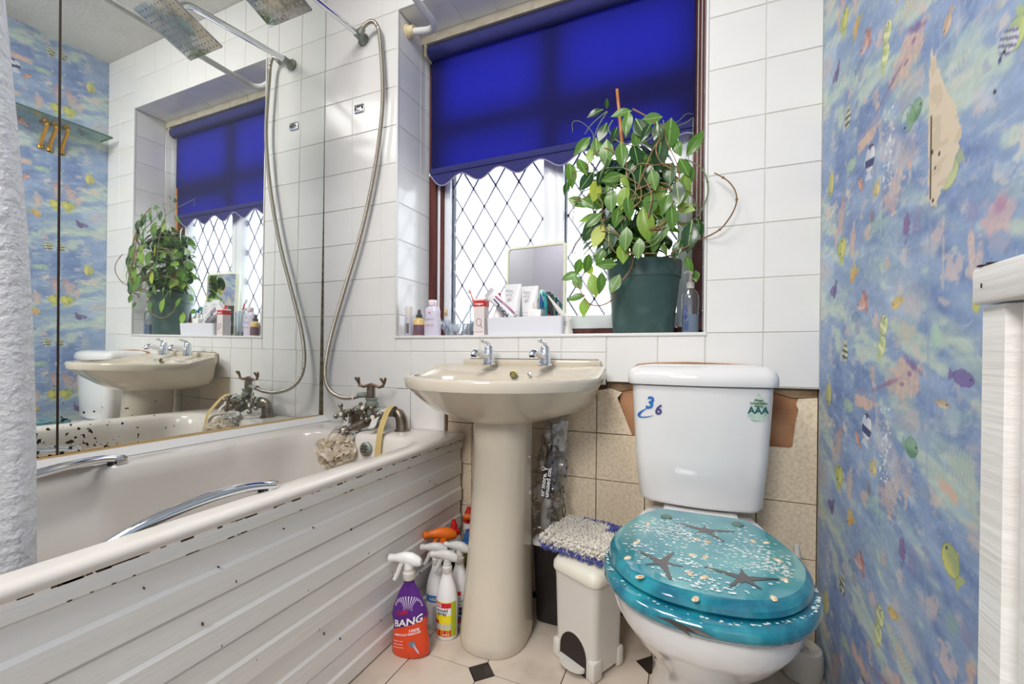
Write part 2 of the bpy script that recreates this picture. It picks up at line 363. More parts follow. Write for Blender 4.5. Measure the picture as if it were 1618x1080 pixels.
# ------------------------------------------------------------------ right wall with its printed sea-life wallpaper
PER = .517; SEAM = .562
def vnoise(s, z, fs, nz, seed, shear=0.0):
    """smooth value noise, nz cells per pattern repeat in z so that the print repeats like the paper does"""
    r = np.random.default_rng(seed); G = r.random((97, nz))
    zz = ((z + shear * s) / PER * nz); ss = s * fs + 5
    i0 = np.floor(ss).astype(int); j0 = np.floor(zz).astype(int); a = ss - i0; c = zz - j0
    a = a * a * (3 - 2 * a); c = c * c * (3 - 2 * c)
    g = lambda i, j: G[i % 97, j % nz]
    return (g(i0, j0) * (1 - a) + g(i0 + 1, j0) * a) * (1 - c) + (g(i0, j0 + 1) * (1 - a) + g(i0 + 1, j0 + 1) * a) * c
def paint(s, z):
    C = np.empty((s.size, 3)); C[:] = (146, 169, 205)
    def mix(col, m):
        m = np.clip(m, 0, 1)[:, None]; C[:] = C * (1 - m) + np.array(col) * m
    sst = lambda x, a, b: np.clip((x - a) / (b - a), 0, 1) ** 2 * (3 - 2 * np.clip((x - a) / (b - a), 0, 1))
    fine = vnoise(s, z, 150, 110, 10)
    wz = .02 * (vnoise(s, z, 9, 9, 1) - .5)
    n1 = .6 * vnoise(s, z + wz, 5, 5, 2, .3) + .4 * vnoise(s, z, 14, 16, 3, .3)
    n2 = .6 * vnoise(s, z + wz, 6, 6, 4, .35) + .4 * vnoise(s, z, 20, 24, 5, .3)
    n3 = .5 * vnoise(s, z, 10, 28, 6, .3) + .5 * vnoise(s, z, 40, 60, 7)
    n4 = .6 * vnoise(s, z + wz, 4, 4, 8, .25) + .4 * vnoise(s, z, 16, 16, 9, .3)
    mix((116, 140, 190), .75 * sst(n1, .48, .75)); mix((178, 201, 203), .7 * sst(n2, .50, .74))
    mix((180, 199, 219), .8 * sst(n4, .47, .70)); mix((200, 213, 190), .55 * sst(n2 * .6 + n3 * .4, .56, .7))
    mix((214, 198, 192), .5 * sst(n4 * .5 + n1 * .5, .60, .72))
    C[:] += (n3[:, None] - .5) * 26
    f1 = vnoise(s, z, 34, 30, 70, .2); f2 = vnoise(s, z, 60, 44, 71); pm = sst(vnoise(s, z, 7, 8, 72), .52, .62); pm2 = sst(vnoise(s, z, 8, 7, 73), .55, .64)
    mix((218, 226, 222), .30 * pm * (np.abs(f1 - .5) < .03) * (n3 > .5)); mix((226, 204, 190), .34 * pm2 * (np.abs(f2 - .5) < .04) * (n3 > .48)); mix((110, 140, 176), .25 * (1 - pm) * (np.abs(f2 - .62) < .02) * (n3 < .5))
    C[:] += (fine[:, None] - .5) * 12
    def box(px, py, w, h):
        c = at(px, py, X=XR); e = at(px + w / 2, py, X=XR); t = at(px, py - h / 2, X=XR)
        return -c.y, c.z, abs(e.y - c.y), abs(t.z - c.z)
    def uv(px, py, w, h, ang, periodic, grow=1.0):
        s0, z0, a, bb = box(px, py, w, h)
        ds = s - s0; dz = z - z0
        if periodic: dz = (dz + PER / 2) % PER - PER / 2
        ca, sa = math.cos(math.radians(ang)), math.sin(math.radians(ang))
        u = (ds * ca + dz * sa) / (a * grow); v = (-ds * sa + dz * ca) / (bb * grow)
        side = (s < SEAM) if s0 < SEAM else (s >= SEAM)
        return u, v, side
    def blob(px, py, w, h, col, ang=0, k=1.0, soft=.5, rag=.5, seed=20, per=True):
        u, v, sd = uv(px, py, w, h, ang, per)
        d = np.sqrt(u * u + v * v) + 1.25 * rag * (vnoise(s, z, 60, 44, seed) - .5) + .8 * rag * (vnoise(s, z, 160, 110, seed + 1) - .5)
        mix(col, .86 * k * (1 - sst(d, 1 - soft * 1.15, 1.03)) * sd * (.75 + .5 * fine))
    def fish(px, py, w, h, col, belly=None, ang=0, stripes=None, per=True, flip=1, tail=True, k=.9):
        u, v, sd = uv(px, py, w, h, ang, per); u = u * flip
        body = 1 - sst((u / .78 + .12) ** 2 + (v / .9) ** 2, .85, 1.05)
        tl = ((u > .55) & (u < 1.05) & (np.abs(v) < .15 + (u - .55) * 1.2)) * 1.0 if tail else 0 * u
        fin = ((v > .55) & (v < 1.15) & (np.abs(u + .05) < .35) & (v - .6 < .5 - np.abs(u))) * .8
        m = np.clip(body + tl + fin, 0, 1) * sd
        mix(col, .72 * k * m)
        if belly is not None: mix(belly, .8 * body * sst(-v, -.1, .5) * sd)
        if stripes is not None:
            mix(stripes[0], .85 * body * sd * ((np.sin(u * stripes[1] + .6) > .25)))
        mix(tuple(x * .62 for x in col), .38 * sd * (np.abs((u / .78 + .12) ** 2 + (v / .9) ** 2 - .95) < .09))
        mix((25, 25, 40), .9 * sd * ((((u + .62) / .09) ** 2 + ((v - .12) / .12) ** 2) < 1))
    def spikes(px, py, w, h, col, n=6, per=True, k=.8, lean=.3):
        u, v, sd = uv(px, py, w, h, 0, per)
        x = (u - lean * v) * n; saw = np.abs((x + .5 * np.sin(v * 5)) % 1 - .5) * 2
        m = (np.abs(u) < .95) & (np.abs(v) < 1) & (saw < .55 - .25 * v) & (v < .9 - .5 * u * u)
        mix(col, .42 * k * m * sd)
    PEACH = (226, 190, 170); PINK = (204, 160, 170); PLUM = (134, 102, 150); YEL = (206, 200, 92); LEAF = (120, 164, 128); CR = (236, 226, 206)
    # loose watercolour daubs that repeat with the print
    rd = random.Random(77); pal = ((228, 204, 190), (222, 198, 192), (186, 206, 190), (198, 212, 220), (166, 178, 212), (208, 214, 206), (150, 152, 190), (232, 214, 198), (174, 198, 204))
    wob = vnoise(s, z, 75, 55, 90) - .5; wob2 = vnoise(s, z, 190, 130, 91) - .5
    for i in range(150):
        s0 = rd.uniform(0, .90); z0 = rd.uniform(0, PER); a_ = rd.uniform(.006, .030); b_ = a_ * rd.uniform(.35, 1.3); an = rd.uniform(-.9, .3)
        ds = s - s0; dz = (z - z0 + PER / 2) % PER - PER / 2; u = (ds * math.cos(an) + dz * math.sin(an)) / a_; v = (-ds * math.sin(an) + dz * math.cos(an)) / b_
        mix(rd.choice(pal), rd.uniform(.35, .7) * (1 - sst(np.sqrt(u * u + v * v) + 1.1 * wob + .9 * wob2, .3, 1.05)))
    # --- first drop: one pattern repeat, read off the paper beside the corner
    blob(1330, 470, 50, 60, (196, 214, 190), k=.6, soft=.9); blob(1390, 420, 80, 70, (182, 210, 200), k=.6, soft=.9)
    blob(1427, 600, 62, 76, PEACH, 0, .9, .35, .5, 21); blob(1440, 575, 50, 16, PLUM, -24, .8, .6, .4, 22); blob(1400, 607, 62, 12, (150, 112, 140), 14, .8, .6, .4, 23)
    blob(1436, 590, 8, 12, PLUM, 0, .8, .5); blob(1424, 607, 10, 10, PLUM, 0, .7, .5); blob(1378, 590, 14, 32, PEACH, -30, .7, .7)
    spikes(1430, 655, 40, 46, (208, 168, 172), 5); blob(1430, 520, 46, 50, (222, 196, 176), 0, .7, .5, .8, 24); spikes(1432, 515, 40, 46, (130, 176, 180), 4, k=.7)
    blob(1365, 636, 40, 24, PEACH, 0, .95, .3, .5, 25); spikes(1366, 622, 38, 22, PEACH, 6); blob(1340, 640, 18, 26, (182, 208, 176), 0, .9, .5)
    blob(1325, 705, 18, 60, PEACH, 0, .8, .5, .5, 26); blob(1331, 720, 12, 50, (140, 160, 200), 0, .9, .5); blob(1328, 680, 8, 26, (198, 146, 140), 0, .8, .5)
    blob(1343, 765, 10, 70, PEACH, -5, .8, .6, .5, 27); blob(1317, 715, 6, 50, PEACH, 0, .8, .6)
    blob(1404, 780, 34, 66, (224, 200, 186), 0, .9, .3, .8, 28); spikes(1402, 780, 32, 64, (120, 92, 140), 5, k=.75, lean=.0); spikes(1408, 770, 20, 40, (240, 236, 232), 7, k=.7)
    spikes(1427, 745, 30, 56, (226, 182, 160), 4, k=.95, lean=-.1); blob(1431, 780, 8, 22, (226, 182, 160), 0, .9, .4)
    blob(1380, 800, 60, 46, (176, 206, 186), 0, .75, .7, .6, 29); blob(1366, 786, 14, 26, PEACH, 0, .8, .5)
    u, v, sd = uv(1398, 700, 18, 120, 0, True)
    mix((232, 236, 240), .9 * sd * (np.abs(u) < 1) * (np.abs(v) < 1) * (vnoise(s, z, 170, 130, 31) > .74))
    fish(1309, 620, 15, 30, YEL, (232, 214, 120), 90, per=True, tail=False)
    fish(1335, 556, 12, 30, (206, 212, 140), (230, 232, 214), 80, ((60, 60, 70), 12))
    fish(1396, 515, 18, 34, (190, 206, 110), (226, 228, 160), 62, ((236, 238, 190), 8), flip=-1); fish(1393, 548, 18, 30, (190, 206, 110), (226, 228, 160), 60, ((236, 238, 190), 8), flip=-1)
    fish(1369, 676, 22, 46, (236, 236, 240), (240, 240, 244), 78, ((40, 50, 100), 6), flip=-1); fish(1355, 692, 12, 16, (226, 150, 110), (240, 180, 150), -50)
    fish(1326, 752, 14, 40, (196, 200, 84), (222, 214, 110), 85, flip=-1); fish(1439, 706, 27, 36, LEAF, (96, 140, 110), 0, flip=-1)
    fish(1379, 738, 9, 34, (226, 196, 110), (240, 220, 150), 84); blob(1373, 772, 8, 26, (150, 130, 130), 10, .8, .5)
    fish(1315, 800, 10, 18, (110, 84, 130), (130, 110, 150), 60); fish(1346, 819, 13, 14, (206, 190, 90), (224, 160, 90), 0); fish(1361, 888, 16, 24, (200, 118, 104), (232, 190, 170), -62)
    blob(1425, 858, 10, 56, PLUM, 4, .9, .35, .9, 33); spikes(1442, 880, 14, 52, (150, 112, 150), 3, k=.9, lean=-.3); blob(1396, 880, 10, 36, PEACH, -15, .7, .5)
    fish(1417, 478, 20, 20, (230, 184, 84), (240, 206, 120), 10); fish(1362, 481, 20, 20, (216, 160, 146), (236, 200, 190), 0); fish(1316, 460, 10, 16, (104, 92, 150), None, 0)
    fish(1347, 433, 12, 26, (226, 196, 110), (232, 160, 90), 60); fish(1352, 501, 16, 18, (120, 150, 190), None, 0); fish(1329, 392, 10, 40, (196, 200, 100), (220, 216, 130), 80, tail=False)
    fish(1435, 700 - 515, 24, 58, LEAF, (130, 170, 120), 60, per=False, k=.0)
    # --- second drop, beyond the seam
    per = False
    blob(1575, 350, 64, 110, (216, 182, 184), 0, .9, .35, .4, 41, per); blob(1578, 325, 36, 40, (176, 136, 170), 0, .8, .6, .4, 42, per); blob(1578, 385, 40, 60, (150, 170, 204), 0, .9, .5, .5, 43, per)
    blob(1535, 400, 12, 110, (226, 196, 186), 6, .9, .4, .4, 44, per); blob(1548, 420, 14, 100, (222, 194, 186), 0, .8, .5, .4, 45, per)
    blob(1530, 60, 110, 70, (184, 208, 206), -25, .7, .8, .5, 46, per); blob(1560, 150, 90, 60, (192, 204, 220), -25, .7, .8, .5, 47, per); blob(1600, 215, 50, 40, (196, 216, 204), 0, .8, .6, .5, 48, per)
    fish(1497, 36, 22, 26, (222, 166, 112), (238, 200, 150), 50, per=per); spikes(1500, 30, 36, 60, (214, 224, 226), 4, per, .6); spikes(1515, 100, 40, 70, (232, 212, 196), 3, per, .7)
    fish(1605, 50, 46, 60, (190, 206, 110), (210, 222, 140), 60, per=per); fish(1594, 62, 36, 60, (204, 206, 226), (222, 222, 236), 60, ((90, 96, 140), 16), per=per, tail=False)
    fish(1502, 272, 40, 46, (190, 202, 130), (206, 214, 150), 30, per=per); blob(1580, 96, 7, 14, (50, 50, 120), 0, .9, .4, .2, 49, per)
    blob(1480, 530, 26, 60, (180, 208, 196), 0, .8, .6, .5, 50, per); blob(1480, 535, 14, 40, (176, 210, 190), 0, .8, .5, .5, 51, per)
    fish(1520, 597, 46, 30, (112, 84, 150), (134, 110, 176), -8, per=per, flip=-1); fish(1489, 638, 24, 16, (214, 160, 100), (238, 200, 150), -5, per=per, flip=-1)
    spikes(1494, 655, 40, 60, (222, 230, 226), 5, per, .7); blob(1510, 660, 70, 60, (170, 200, 200), 0, .7, .7, .5, 52, per)
    blob(1520, 735, 50, 62, (168, 200, 190), 0, .8, .5, .5, 53, per); spikes(1518, 735, 46, 60, (232, 216, 196), 4, per, .85, -.3); blob(1503, 780, 54, 26, PEACH, -18, .95, .5, .5, 54, per)
    blob(1525, 810, 50, 34, (170, 196, 214), 0, .8, .6, .5, 55, per); fish(1503, 888, 42, 56, (196, 200, 90), (220, 214, 120), -42, per=per)
    blob(1502, 985, 30, 60, (150, 180, 176), -20, .8, .6, .7, 56, per); blob(1533, 1060, 26, 60, PEACH, 0, .9, .5, .5, 57, per)
    blob(1490, 420, 4, 180, (222, 206, 196), 0, .6, .6, .9, 58, per); blob(1543, 470, 16, 60, (206, 204, 90), 0, .9, .3, .2, 59, per)
    # paper seam and the torn patch where the lining shows
    d = np.abs(s - SEAM); mix((150, 168, 200), .4 * (d < .004))
    poly = [at(x, y, X=XR) for x, y in ((1472, 72), (1478, 95), (1487, 118), (1496, 146), (1504, 154), (1512, 168), (1515, 190), (1519, 205), (1514, 235), (1506, 262), (1494, 285), (1484, 310), (1480, 324), (1472, 327), (1466, 316), (1467, 200), (1469, 110))]
    poly = [(-p.y, p.z) for p in poly]; ins = np.zeros(s.size, bool)
    sj = s + .006 * (vnoise(s, z, 120, 90, 60) - .5); zj = z + .006 * (vnoise(s, z, 100, 90, 61) - .5)
    for i in range(len(poly)):
        (x1, y1), (x2, y2) = poly[i], poly[i - 1]
        c = ((y1 > zj) != (y2 > zj)) & (sj < (x2 - x1) * (zj - y1) / (y2 - y1 + 1e-12) + x1); ins ^= c
    mix((224, 208, 184), 1.0 * ins); mix((206, 190, 164), .6 * ins * (vnoise(s, z, 60, 50, 62) > .6))
    mix((60, 40, 30), .9 * (d < .0022) * (z < 1.15) * (z > 1.03))
    for (px, py, r) in ((1484, 243, .003), (1473, 240, .003), (1478, 265, .0025), (1474, 316, .003), (1572, 145, .003), (1360, 170, .002)):
        p = at(px, py, X=XR); mix((40, 30, 26), .9 * ((s + p.y) ** 2 + (z - p.z) ** 2 < r * r))
    g = C.mean(1, keepdims=True); C[:] = g + (C - g) * .94
    return np.clip(C, 0, 255)
def to_lin(c):
    c = c / 255; return np.where(c <= .04045, c / 12.92, ((c + .055) / 1.055) ** 2.4)
PAPER = bpy.data.materials.new('sea_life_wallpaper'); PAPER.use_nodes = True
_n = PAPER.node_tree; _a = _n.nodes.new('ShaderNodeVertexColor'); _a.layer_name = 'print'
_n.links.new(_a.outputs[0], _n.nodes['Principled BSDF'].inputs['Base Color']); _n.nodes['Principled BSDF'].inputs['Roughness'].default_value = .75
def paper_grid(name, s0, s1, z0, z1, st, parent):
    ns, nz = int((s1 - s0) / st) + 1, int((z1 - z0) / st) + 1
    S, Z = np.meshgrid(np.linspace(s0, s1, ns), np.linspace(z0, z1, nz)); s_, z_ = S.ravel(), Z.ravel()
    me = bpy.data.meshes.new(name); nv = ns * nz; nf = (ns - 1) * (nz - 1)
    co = np.stack([np.full(nv, XR), -s_, z_], 1)
    i, j = np.meshgrid(np.arange(ns - 1), np.arange(nz - 1)); a = (j * ns + i).ravel()
    q = np.stack([a, a + ns, a + ns + 1, a + 1], 1)
    me.vertices.add(nv); me.vertices.foreach_set('co', co.ravel().astype(np.float32))
    me.loops.add(nf * 4); me.loops.foreach_set('vertex_index', q.ravel().astype(np.int32))
    me.polygons.add(nf); me.polygons.foreach_set('loop_start', np.arange(0, nf * 4, 4, dtype=np.int32))
    me.update(calc_edges=True)
    col = np.ones((nv, 4), np.float32); col[:, :3] = to_lin(paint(s_, z_))
    at_ = me.color_attributes.new('print', 'FLOAT_COLOR', 'POINT'); at_.data.foreach_set('color', col.ravel())
    me.materials.append(PAPER); me.validate()
    return link(name, me, parent)
wall_right = struct(MB().box(XR + .002, XR + .1, YB - .1, .02, -.02, CEIL).build('wall_right', mat('plaster', (206, 204, 200)), ang=0))
paper_grid('wallpaper', 0.0, .90, .30, 1.44, .0021, wall_right)
paper_grid('wallpaper', 0.0, .90, 1.44, CEIL, .004, wall_right)
paper_grid('wallpaper', 0.0, .90, 0.0, .30, .008, wall_right)
paper_grid('wallpaper', .90, 2.2, 0.0, CEIL, .012, wall_right)
struct(MB().box(.0, 1.75, -.004, .012, .0, .0005).build('trim_2', DARK, ang=0))
# rear wall door (seen only in the little vanity mirror)
d = struct(MB().box(.55, 1.35, YB + .001, YB + .03, 0.0, 2.0, .004).build('door_1', mat('pale_grey_door', (196, 196, 206), .4)))
MB().box(.47, .55, YB, YB + .045, 0, 2.08, .004).box(1.35, 1.43, YB, YB + .045, 0, 2.08, .004).box(.55, 1.35, YB, YB + .045, 2.0, 2.08, .004).build('door_frame', WPAINT, d)
MB().tube([(.63, YB + .03, 1.0), (.63, YB + .07, 1.0), (.74, YB + .075, 1.0)], .009).build('handle', CHROME, d)

# radiator in the right foreground
RX = 1.68
t = thing('radiator', 'tall white painted fluted radiator with chipped top rail beside the sea-life wallpaper', 'radiator', (1.70, -1.14, .24))
b = MB(); prof = []
y = -.838
while y > -1.46:
    prof += [(RX, y), (RX, y - .030), (RX + .011, y - .036), (RX + .011, y - .046), (RX, y - .052)]; y -= .052
prof += [(XR - .012, y), (XR - .012, -.838)]
b.prism([(p[0], p[1]) for p in prof], .60, TR(0, 0, .25)); b.build('fluted_panel', PAINT, t, ang=20)
MB().box(RX - .007, XR - .008, -1.47, -.834, .852, .886, .004).build('top_rail', PAINT, t); MB().box(RX - .005, XR - .008, -1.47, -.834, .24, .27, .004).build('bottom_rail', PAINT, t)
b = MB()
for k in range(16):
    yy = -.84 - random.random() ** 1.5 * .3; b.box(RX - .0075, RX + .004, yy - random.uniform(.002, .008), yy, .8855, .8868)
b.box(RX - .0076, RX - .006, -.8515, -.8502, .866, .870)
stuff(b.build('chipped_paint', DARK, t, ang=0))

# glass shelf high on the right wall (seen in the mirror)
t = thing('glass_shelf', 'green-edged glass shelf with gold brackets high on the sea-life wallpaper', 'shelf', (1.70, -.3, 1.97))
MB().box(1.615, 1.748, -.72, -.035, 1.978, 1.983).build('shelf_glass', GSHELF, t, ang=0)
MB().box(1.6135, 1.615, -.72, -.035, 1.977, 1.984).box(1.615, 1.748, -.035, -.0335, 1.977, 1.984).build('glass_edge', mat('green_glass_edge', (60, 100, 84), .3), t, ang=0)
GOLD = mat('gold_bracket', (206, 150, 50), .25, metal=.9)
for yy in (-.20, -.235):
    MB().tube(smooth([(1.742, yy, 1.978), (1.69, yy, 1.972), (1.672, yy, 1.955), (1.69, yy, 1.93), (1.725, yy, 1.89), (1.745, yy, 1.85)], 6), .0075, 10).sphere((1.69, yy, 1.973), .012, 12, 8).lathe([(.011, 0), (.013, .012), (.007, .02), (0, .022)], 14, TR(1.745, yy, 1.84)).build('bracket', GOLD, t)

# ------------------------------------------------------------------ mirrors on the left wall
MIR = bpy.data.materials.new('aged_mirror'); MIR.use_nodes = True
N = MIR.node_tree.nodes; L = MIR.node_tree.links; pb = N['Principled BSDF']
pb.inputs['Base Color'].default_value = (.965, .995, .97, 1); pb.inputs['Metallic'].default_value = 1; pb.inputs['Roughness'].default_value = .012
tc = N.new('ShaderNodeNewGeometry'); nz = N.new('ShaderNodeTexNoise'); nz.inputs['Scale'].default_value = 75; nz.inputs['Detail'].default_value = 5
L.new(tc.outputs['Position'], nz.inputs['Vector'])
sx = N.new('ShaderNodeSeparateXYZ'); L.new(tc.outputs['Position'], sx.inputs[0])
def mth(op, a, b_, c_=None):
    m = N.new('ShaderNodeMath'); m.operation = op
    for i, q in enumerate((a, b_, c_)):
        if q is None: continue
        if isinstance(q, (int, float)): m.inputs[i].default_value = q
        else: L.new(q, m.inputs[i])
    return m.outputs[0]
low = mth('MULTIPLY', mth('SUBTRACT', .80, sx.outputs[2]), 3.6); low.node.use_clamp = True          # rot creeps up from the bath edge
fr = mth('MULTIPLY', mth('SUBTRACT', -.42, sx.outputs[1]), 2.6); fr.node.use_clamp = True
amt = mth('MULTIPLY', low, fr)
thr = mth('SUBTRACT', .76, mth('MULTIPLY', amt, .22))
spot = mth('GREATER_THAN', nz.outputs[0], thr)
spot2 = mth('MULTIPLY', spot, mth('GREATER_THAN', amt, .02))
df = N.new('ShaderNodeBsdfDiffuse'); df.inputs[0].default_value = (*lin((52, 48, 42)), 1)
hz = N.new('ShaderNodeBsdfDiffuse'); hz.inputs[0].default_value = (*lin((200, 205, 195)), 1)
m1 = N.new('ShaderNodeMixShader'); m1.inputs[0].default_value = .06; L.new(pb.outputs[0], m1.inputs[1]); L.new(hz.outputs[0], m1.inputs[2])
m2 = N.new('ShaderNodeMixShader'); L.new(spot2, m2.inputs[0]); L.new(m1.outputs[0], m2.inputs[1]); L.new(df.outputs[0], m2.inputs[2])
L.new(m2.outputs[0], N['Material Output'].inputs[0])
TX, TZ = .0134, .0110
def mx(y, z, yaw=0.0): return TX * y + TZ * (z - 1.1) + yaw * (y + .816)
def mirror_panel(y0, y1, z0, z1, yaw=0.0):
    b = MB(); vs = [(mx(y, z, yaw) - d_, y, z) for d_ in (0, .005) for (y, z) in ((y0, z0), (y1, z0), (y1, z1), (y0, z1))]
    b.add(vs, [(0, 1, 2, 3), (7, 6, 5, 4), (0, 4, 5, 1), (1, 5, 6, 2), (2, 6, 7, 3), (3, 7, 4, 0)]); return b
t = thing('wall_mirror', 'wide spotted mirror panel above the bath, reaching the tiled window wall', 'mirror', (0, -.4, .545))
mirror_panel(-.812, -.004, .546, 2.43).build('mirror_sheet', MIR, t, ang=0)
MB().box(-.012, .004, -.0035, .001, .546, 2.43).build('edge_seal', mat('brown_sealant', (116, 108, 88), .7, rgb2=(70, 60, 46), scale=40), t, ang=0)
t = thing('wall_mirror', 'narrow mirror panel above the bath, next to the shower curtain', 'mirror', (0, -1.2, .545))
mirror_panel(-1.66, -.817, .546, 2.43, -.012).build('mirror_sheet', MIR, t, ang=0)
mirror_panel(-.8168, -.8122, .546, 2.43).build('edge_seal', DARK, t, ang=0)
b = MB(); b.prism([(-.05, .54), (.004, .546), (.012, .545), (.042, .5265), (.042, .5255), (-.05, .5255)], 1.66, Matrix(((1, 0, 0, 0), (0, 0, -1, -.001), (0, 1, 0, 0), (0, 0, 0, 1))))
struct(b.build('trim_3', WPAINT, ang=20))
struct(MB().box(-.012, .006, -1.65, -.002, .5445, .5475).build('trim_4', mat('yellowed_sealant', (190, 160, 110), .7), ang=0))

# ------------------------------------------------------------------ window
win = MB().box(RX0 - .0, .410, .222, .30, SILL, 2.10).box(1.436, RX1, .222, .30, SILL, 2.10).box(RX0, RX1, .222, .30, SILL, .894).box(RX0, RX1, .222, .30, 2.07, 2.10).box(.428, .441, .232, .30, SILL, 2.08).box(.410, 1.436, .24, .30, .894, .905)
win = struct(win.build('window_1', BROWNWOOD, ang=0))
def fr(name, *bxs):
    b = MB()
    for x in bxs: b.box(*x, .003)
    return b.build(name, UPVC, win)
fr('frame', (.410, .428, .238, .30, .905, 2.07), (.441, .470, .244, .30, .905, 2.07), (.441, .905, .244, .30, .905, .936), (.441, 1.43, .244, .30, 1.70, 1.79), (.441, 1.43, .244, .30, 2.03, 2.07), (1.418, 1.436, .244, .30, .905, 2.07))
fr('mullion', (.893, .944, .240, .30, .905, 1.70))
fr('opening_sash', (.944, .976, .236, .28, .906, 1.70), (1.386, 1.420, .236, .28, .906, 1.70), (.976, 1.386, .236, .28, .906, .957), (.976, 1.386, .236, .28, 1.66, 1.70))
fr('top_light_mullion', (.885, .980, .244, .30, 1.79, 2.03))
MB().box(.470, .4745, .262, .29, .936, 1.70).box(.976, .980, .262, .29, .957, 1.66).box(.470, .893, .262, .29, .936, .939).box(.976, 1.386, .262, .29, .957, .9595).build('glazing_gasket', mat('dark_gasket', (40, 46, 60), .6), win, ang=0)
for x0, x1, z0, z1 in ((.470, .893, .936, 1.70), (.976, 1.386, .957, 1.66), (.470, .885, 1.79, 2.03), (.980, 1.43, 1.79, 2.03)):
    MB().box(x0, x1, .272, .276, z0, z1).build('pane', PANE, win, ang=0)
def lattice(x0, x1, z0, z1):
    b = MB(); du, dv = .1045, .164; k = dv / du
    for sgn in (1, -1):
        for i in range(-30, 40):
            c = 1.186 - sgn * k * .5695 + dv * i      # z = sgn*k*x + c
            pts = []
            for x in (x0, x1):
                z = sgn * k * x + c
                if z0 - 1e-9 <= z <= z1 + 1e-9: pts.append((x, z))
            for z in (z0, z1):
                x = (z - c) / (sgn * k)
                if x0 < x < x1: pts.append((x, z))
            if len(pts) < 2: continue
            (xa, za), (xb, zb) = pts[0], pts[-1]
            L_ = math.hypot(xb - xa, zb - za)
            if L_ < .01: continue
            nx, nz_ = -(zb - za) / L_ * .0040, (xb - xa) / L_ * .0040
            b.prism([(xa + nx, za + nz_), (xa - nx, za - nz_), (xb - nx, zb - nz_), (xb + nx, zb + nz_)], .004, Matrix(((1, 0, 0, 0), (0, 0, 1, .268), (0, 1, 0, 0), (0, 0, 0, 1))))
    return b
for q in ((.474, .893, .939, 1.70), (.980, 1.386, .959, 1.66)):
    stuff(lattice(*q).build('lead_lattice', LEAD, win, ang=0))
b = MB().box(.447, .462, .236, .246, .975, 1.0, .004).tube([(.4545, .238, .988), (.4545, .229, .988)], .004); b.build('window_catch', mat('aged_ivory', (216, 186, 140), .5), win)

# roller blind
t = thing('roller_blind', 'blue roller blind with scalloped hem pulled halfway down the window', 'blind', (.92, .18, 2.06))
BLUE = mat('blue_blind_fabric', (44, 42, 104), .85, rgb2=(38, 37, 92), scale=140, stretch=(1, 1, .3), transl=.62)
_t = BLUE.node_tree; _q = [n for n in _t.nodes if n.type == 'BSDF_TRANSLUCENT'][0]
for l_ in list(_q.inputs[0].links): _t.links.remove(l_)
_q.inputs[0].default_value = (*lin((76, 86, 190)), 1)
BLUED = mat('blue_blind_hem', (44, 46, 108), .85, rgb2=(38, 40, 96), scale=90)
b = MB().tube([(.410, .178, 2.070), (1.440, .178, 2.070)], .027, 24); b.build('roller', BLUED, t)
MB().box(.405, 1.437, .194, .1945, 1.59, 2.07).build('fabric', BLUE, t, ang=0)
MB().box(.403, 1.438, .188, .198, 1.566, 1.592, .003).build('hem_bar', BLUED, t)
xs = np.linspace(.407, 1.436, 121)
zs = [1.534 - .019 * math.cos((x - .464) / .172 * 2 * PI) for x in xs]
for i, x in enumerate(xs):
    if x < .464: zs[i] = 1.515 + (.464 - x) / .057 * .047 * ((.464 - x) / .057)
b = MB(); n = len(xs)
b.add([(x, .1925, 1.568) for x in xs] + [(x, .1925, z) for x, z in zip(xs, zs)], [(i, i + 1, n + i + 1, n + i) for i in range(n - 1)])
b.add([(x, .1935, 1.568) for x in xs] + [(x, .1935, z) for x, z in zip(xs, zs)], [(i, i + 1, n + i + 1, n + i) for i in range(n - 1)]); b.build('scalloped_skirt', BLUED, t, ang=0)
MB().tube([(x, .192, z) for x, z in zip(xs, zs)], .0028, 6).build('braid_edging', mat('lilac_braid', (150, 142, 168), .8), t)
for xx in (.400, 1.441): MB().box(xx - .004, xx + .004, .15, .215, 2.045, 2.10, .002).build('bracket', mat('ivory_plastic', (206, 196, 170), .4), t)
MB().box(.396, .405, .19, .198, 1.562, 1.575, .002).build('hem_end_cap', WPLAST, t)
b = MB(); pts = []
for k in range(150): pts.append((1.447, .165, 2.07 - k * .0058))
for k in range(20): a = PI * k / 20; pts.append((1.4525 - .0055 * math.cos(a), .165, 1.197 - .01 * math.sin(a)))
for k in range(150): pts.append((1.458, .165, 1.2 + k * .0058))
for p in pts: b.sphere(p, .0023, 6, 4)
stuff(b.build('bead_chain', WPLAST, t))

# shower curtain rail and curtain
t = thing('curtain_rail', 'white curved shower curtain rail fixed to the window reveal', 'curtain rail', (.53, -.3, 2.05))
pth = [(.383, .06, 2.088), (.47, .06, 2.070)] + [(.475 + .05 * math.sin(a), .06 - .05 * (1 - math.cos(a)), 2.070 - .01 * math.sin(a)) for a in [i * PI / 2 / 8 for i in range(1, 9)]] + [(.525, -.6, 2.06), (.525, -2.19, 2.06)]
MB().tube(pth, .0125, 14).build('rail', WPAINT, t)
b = MB().lathe([(.026, 0), (.026, .006), (.020, .010), (.018, .032), (.0, .032)], 20, TR(.381, .06, 2.088) @ rot('Y', 90)); b.build('wall_socket', mat('cream_flange', (222, 206, 164), .4), t)
t = thing('shower_curtain', 'translucent white textured shower curtain hanging inside the bath', 'curtain', (.54, -1.35, .16))
CURT = mat('waffle_curtain', (238, 239, 241), .22, transl=.35, bump=.8, bscale=85)
CE = [at(x_, y_, X=.56) for x_, y_ in ((57, 885), (57, 700), (53, 520), (44, 360), (26, 170), (10, 5))]; CZ = [p.z for p in CE] + [2.1]; CY_ = [p.y for p in CE] + [CE[-1].y - .03]
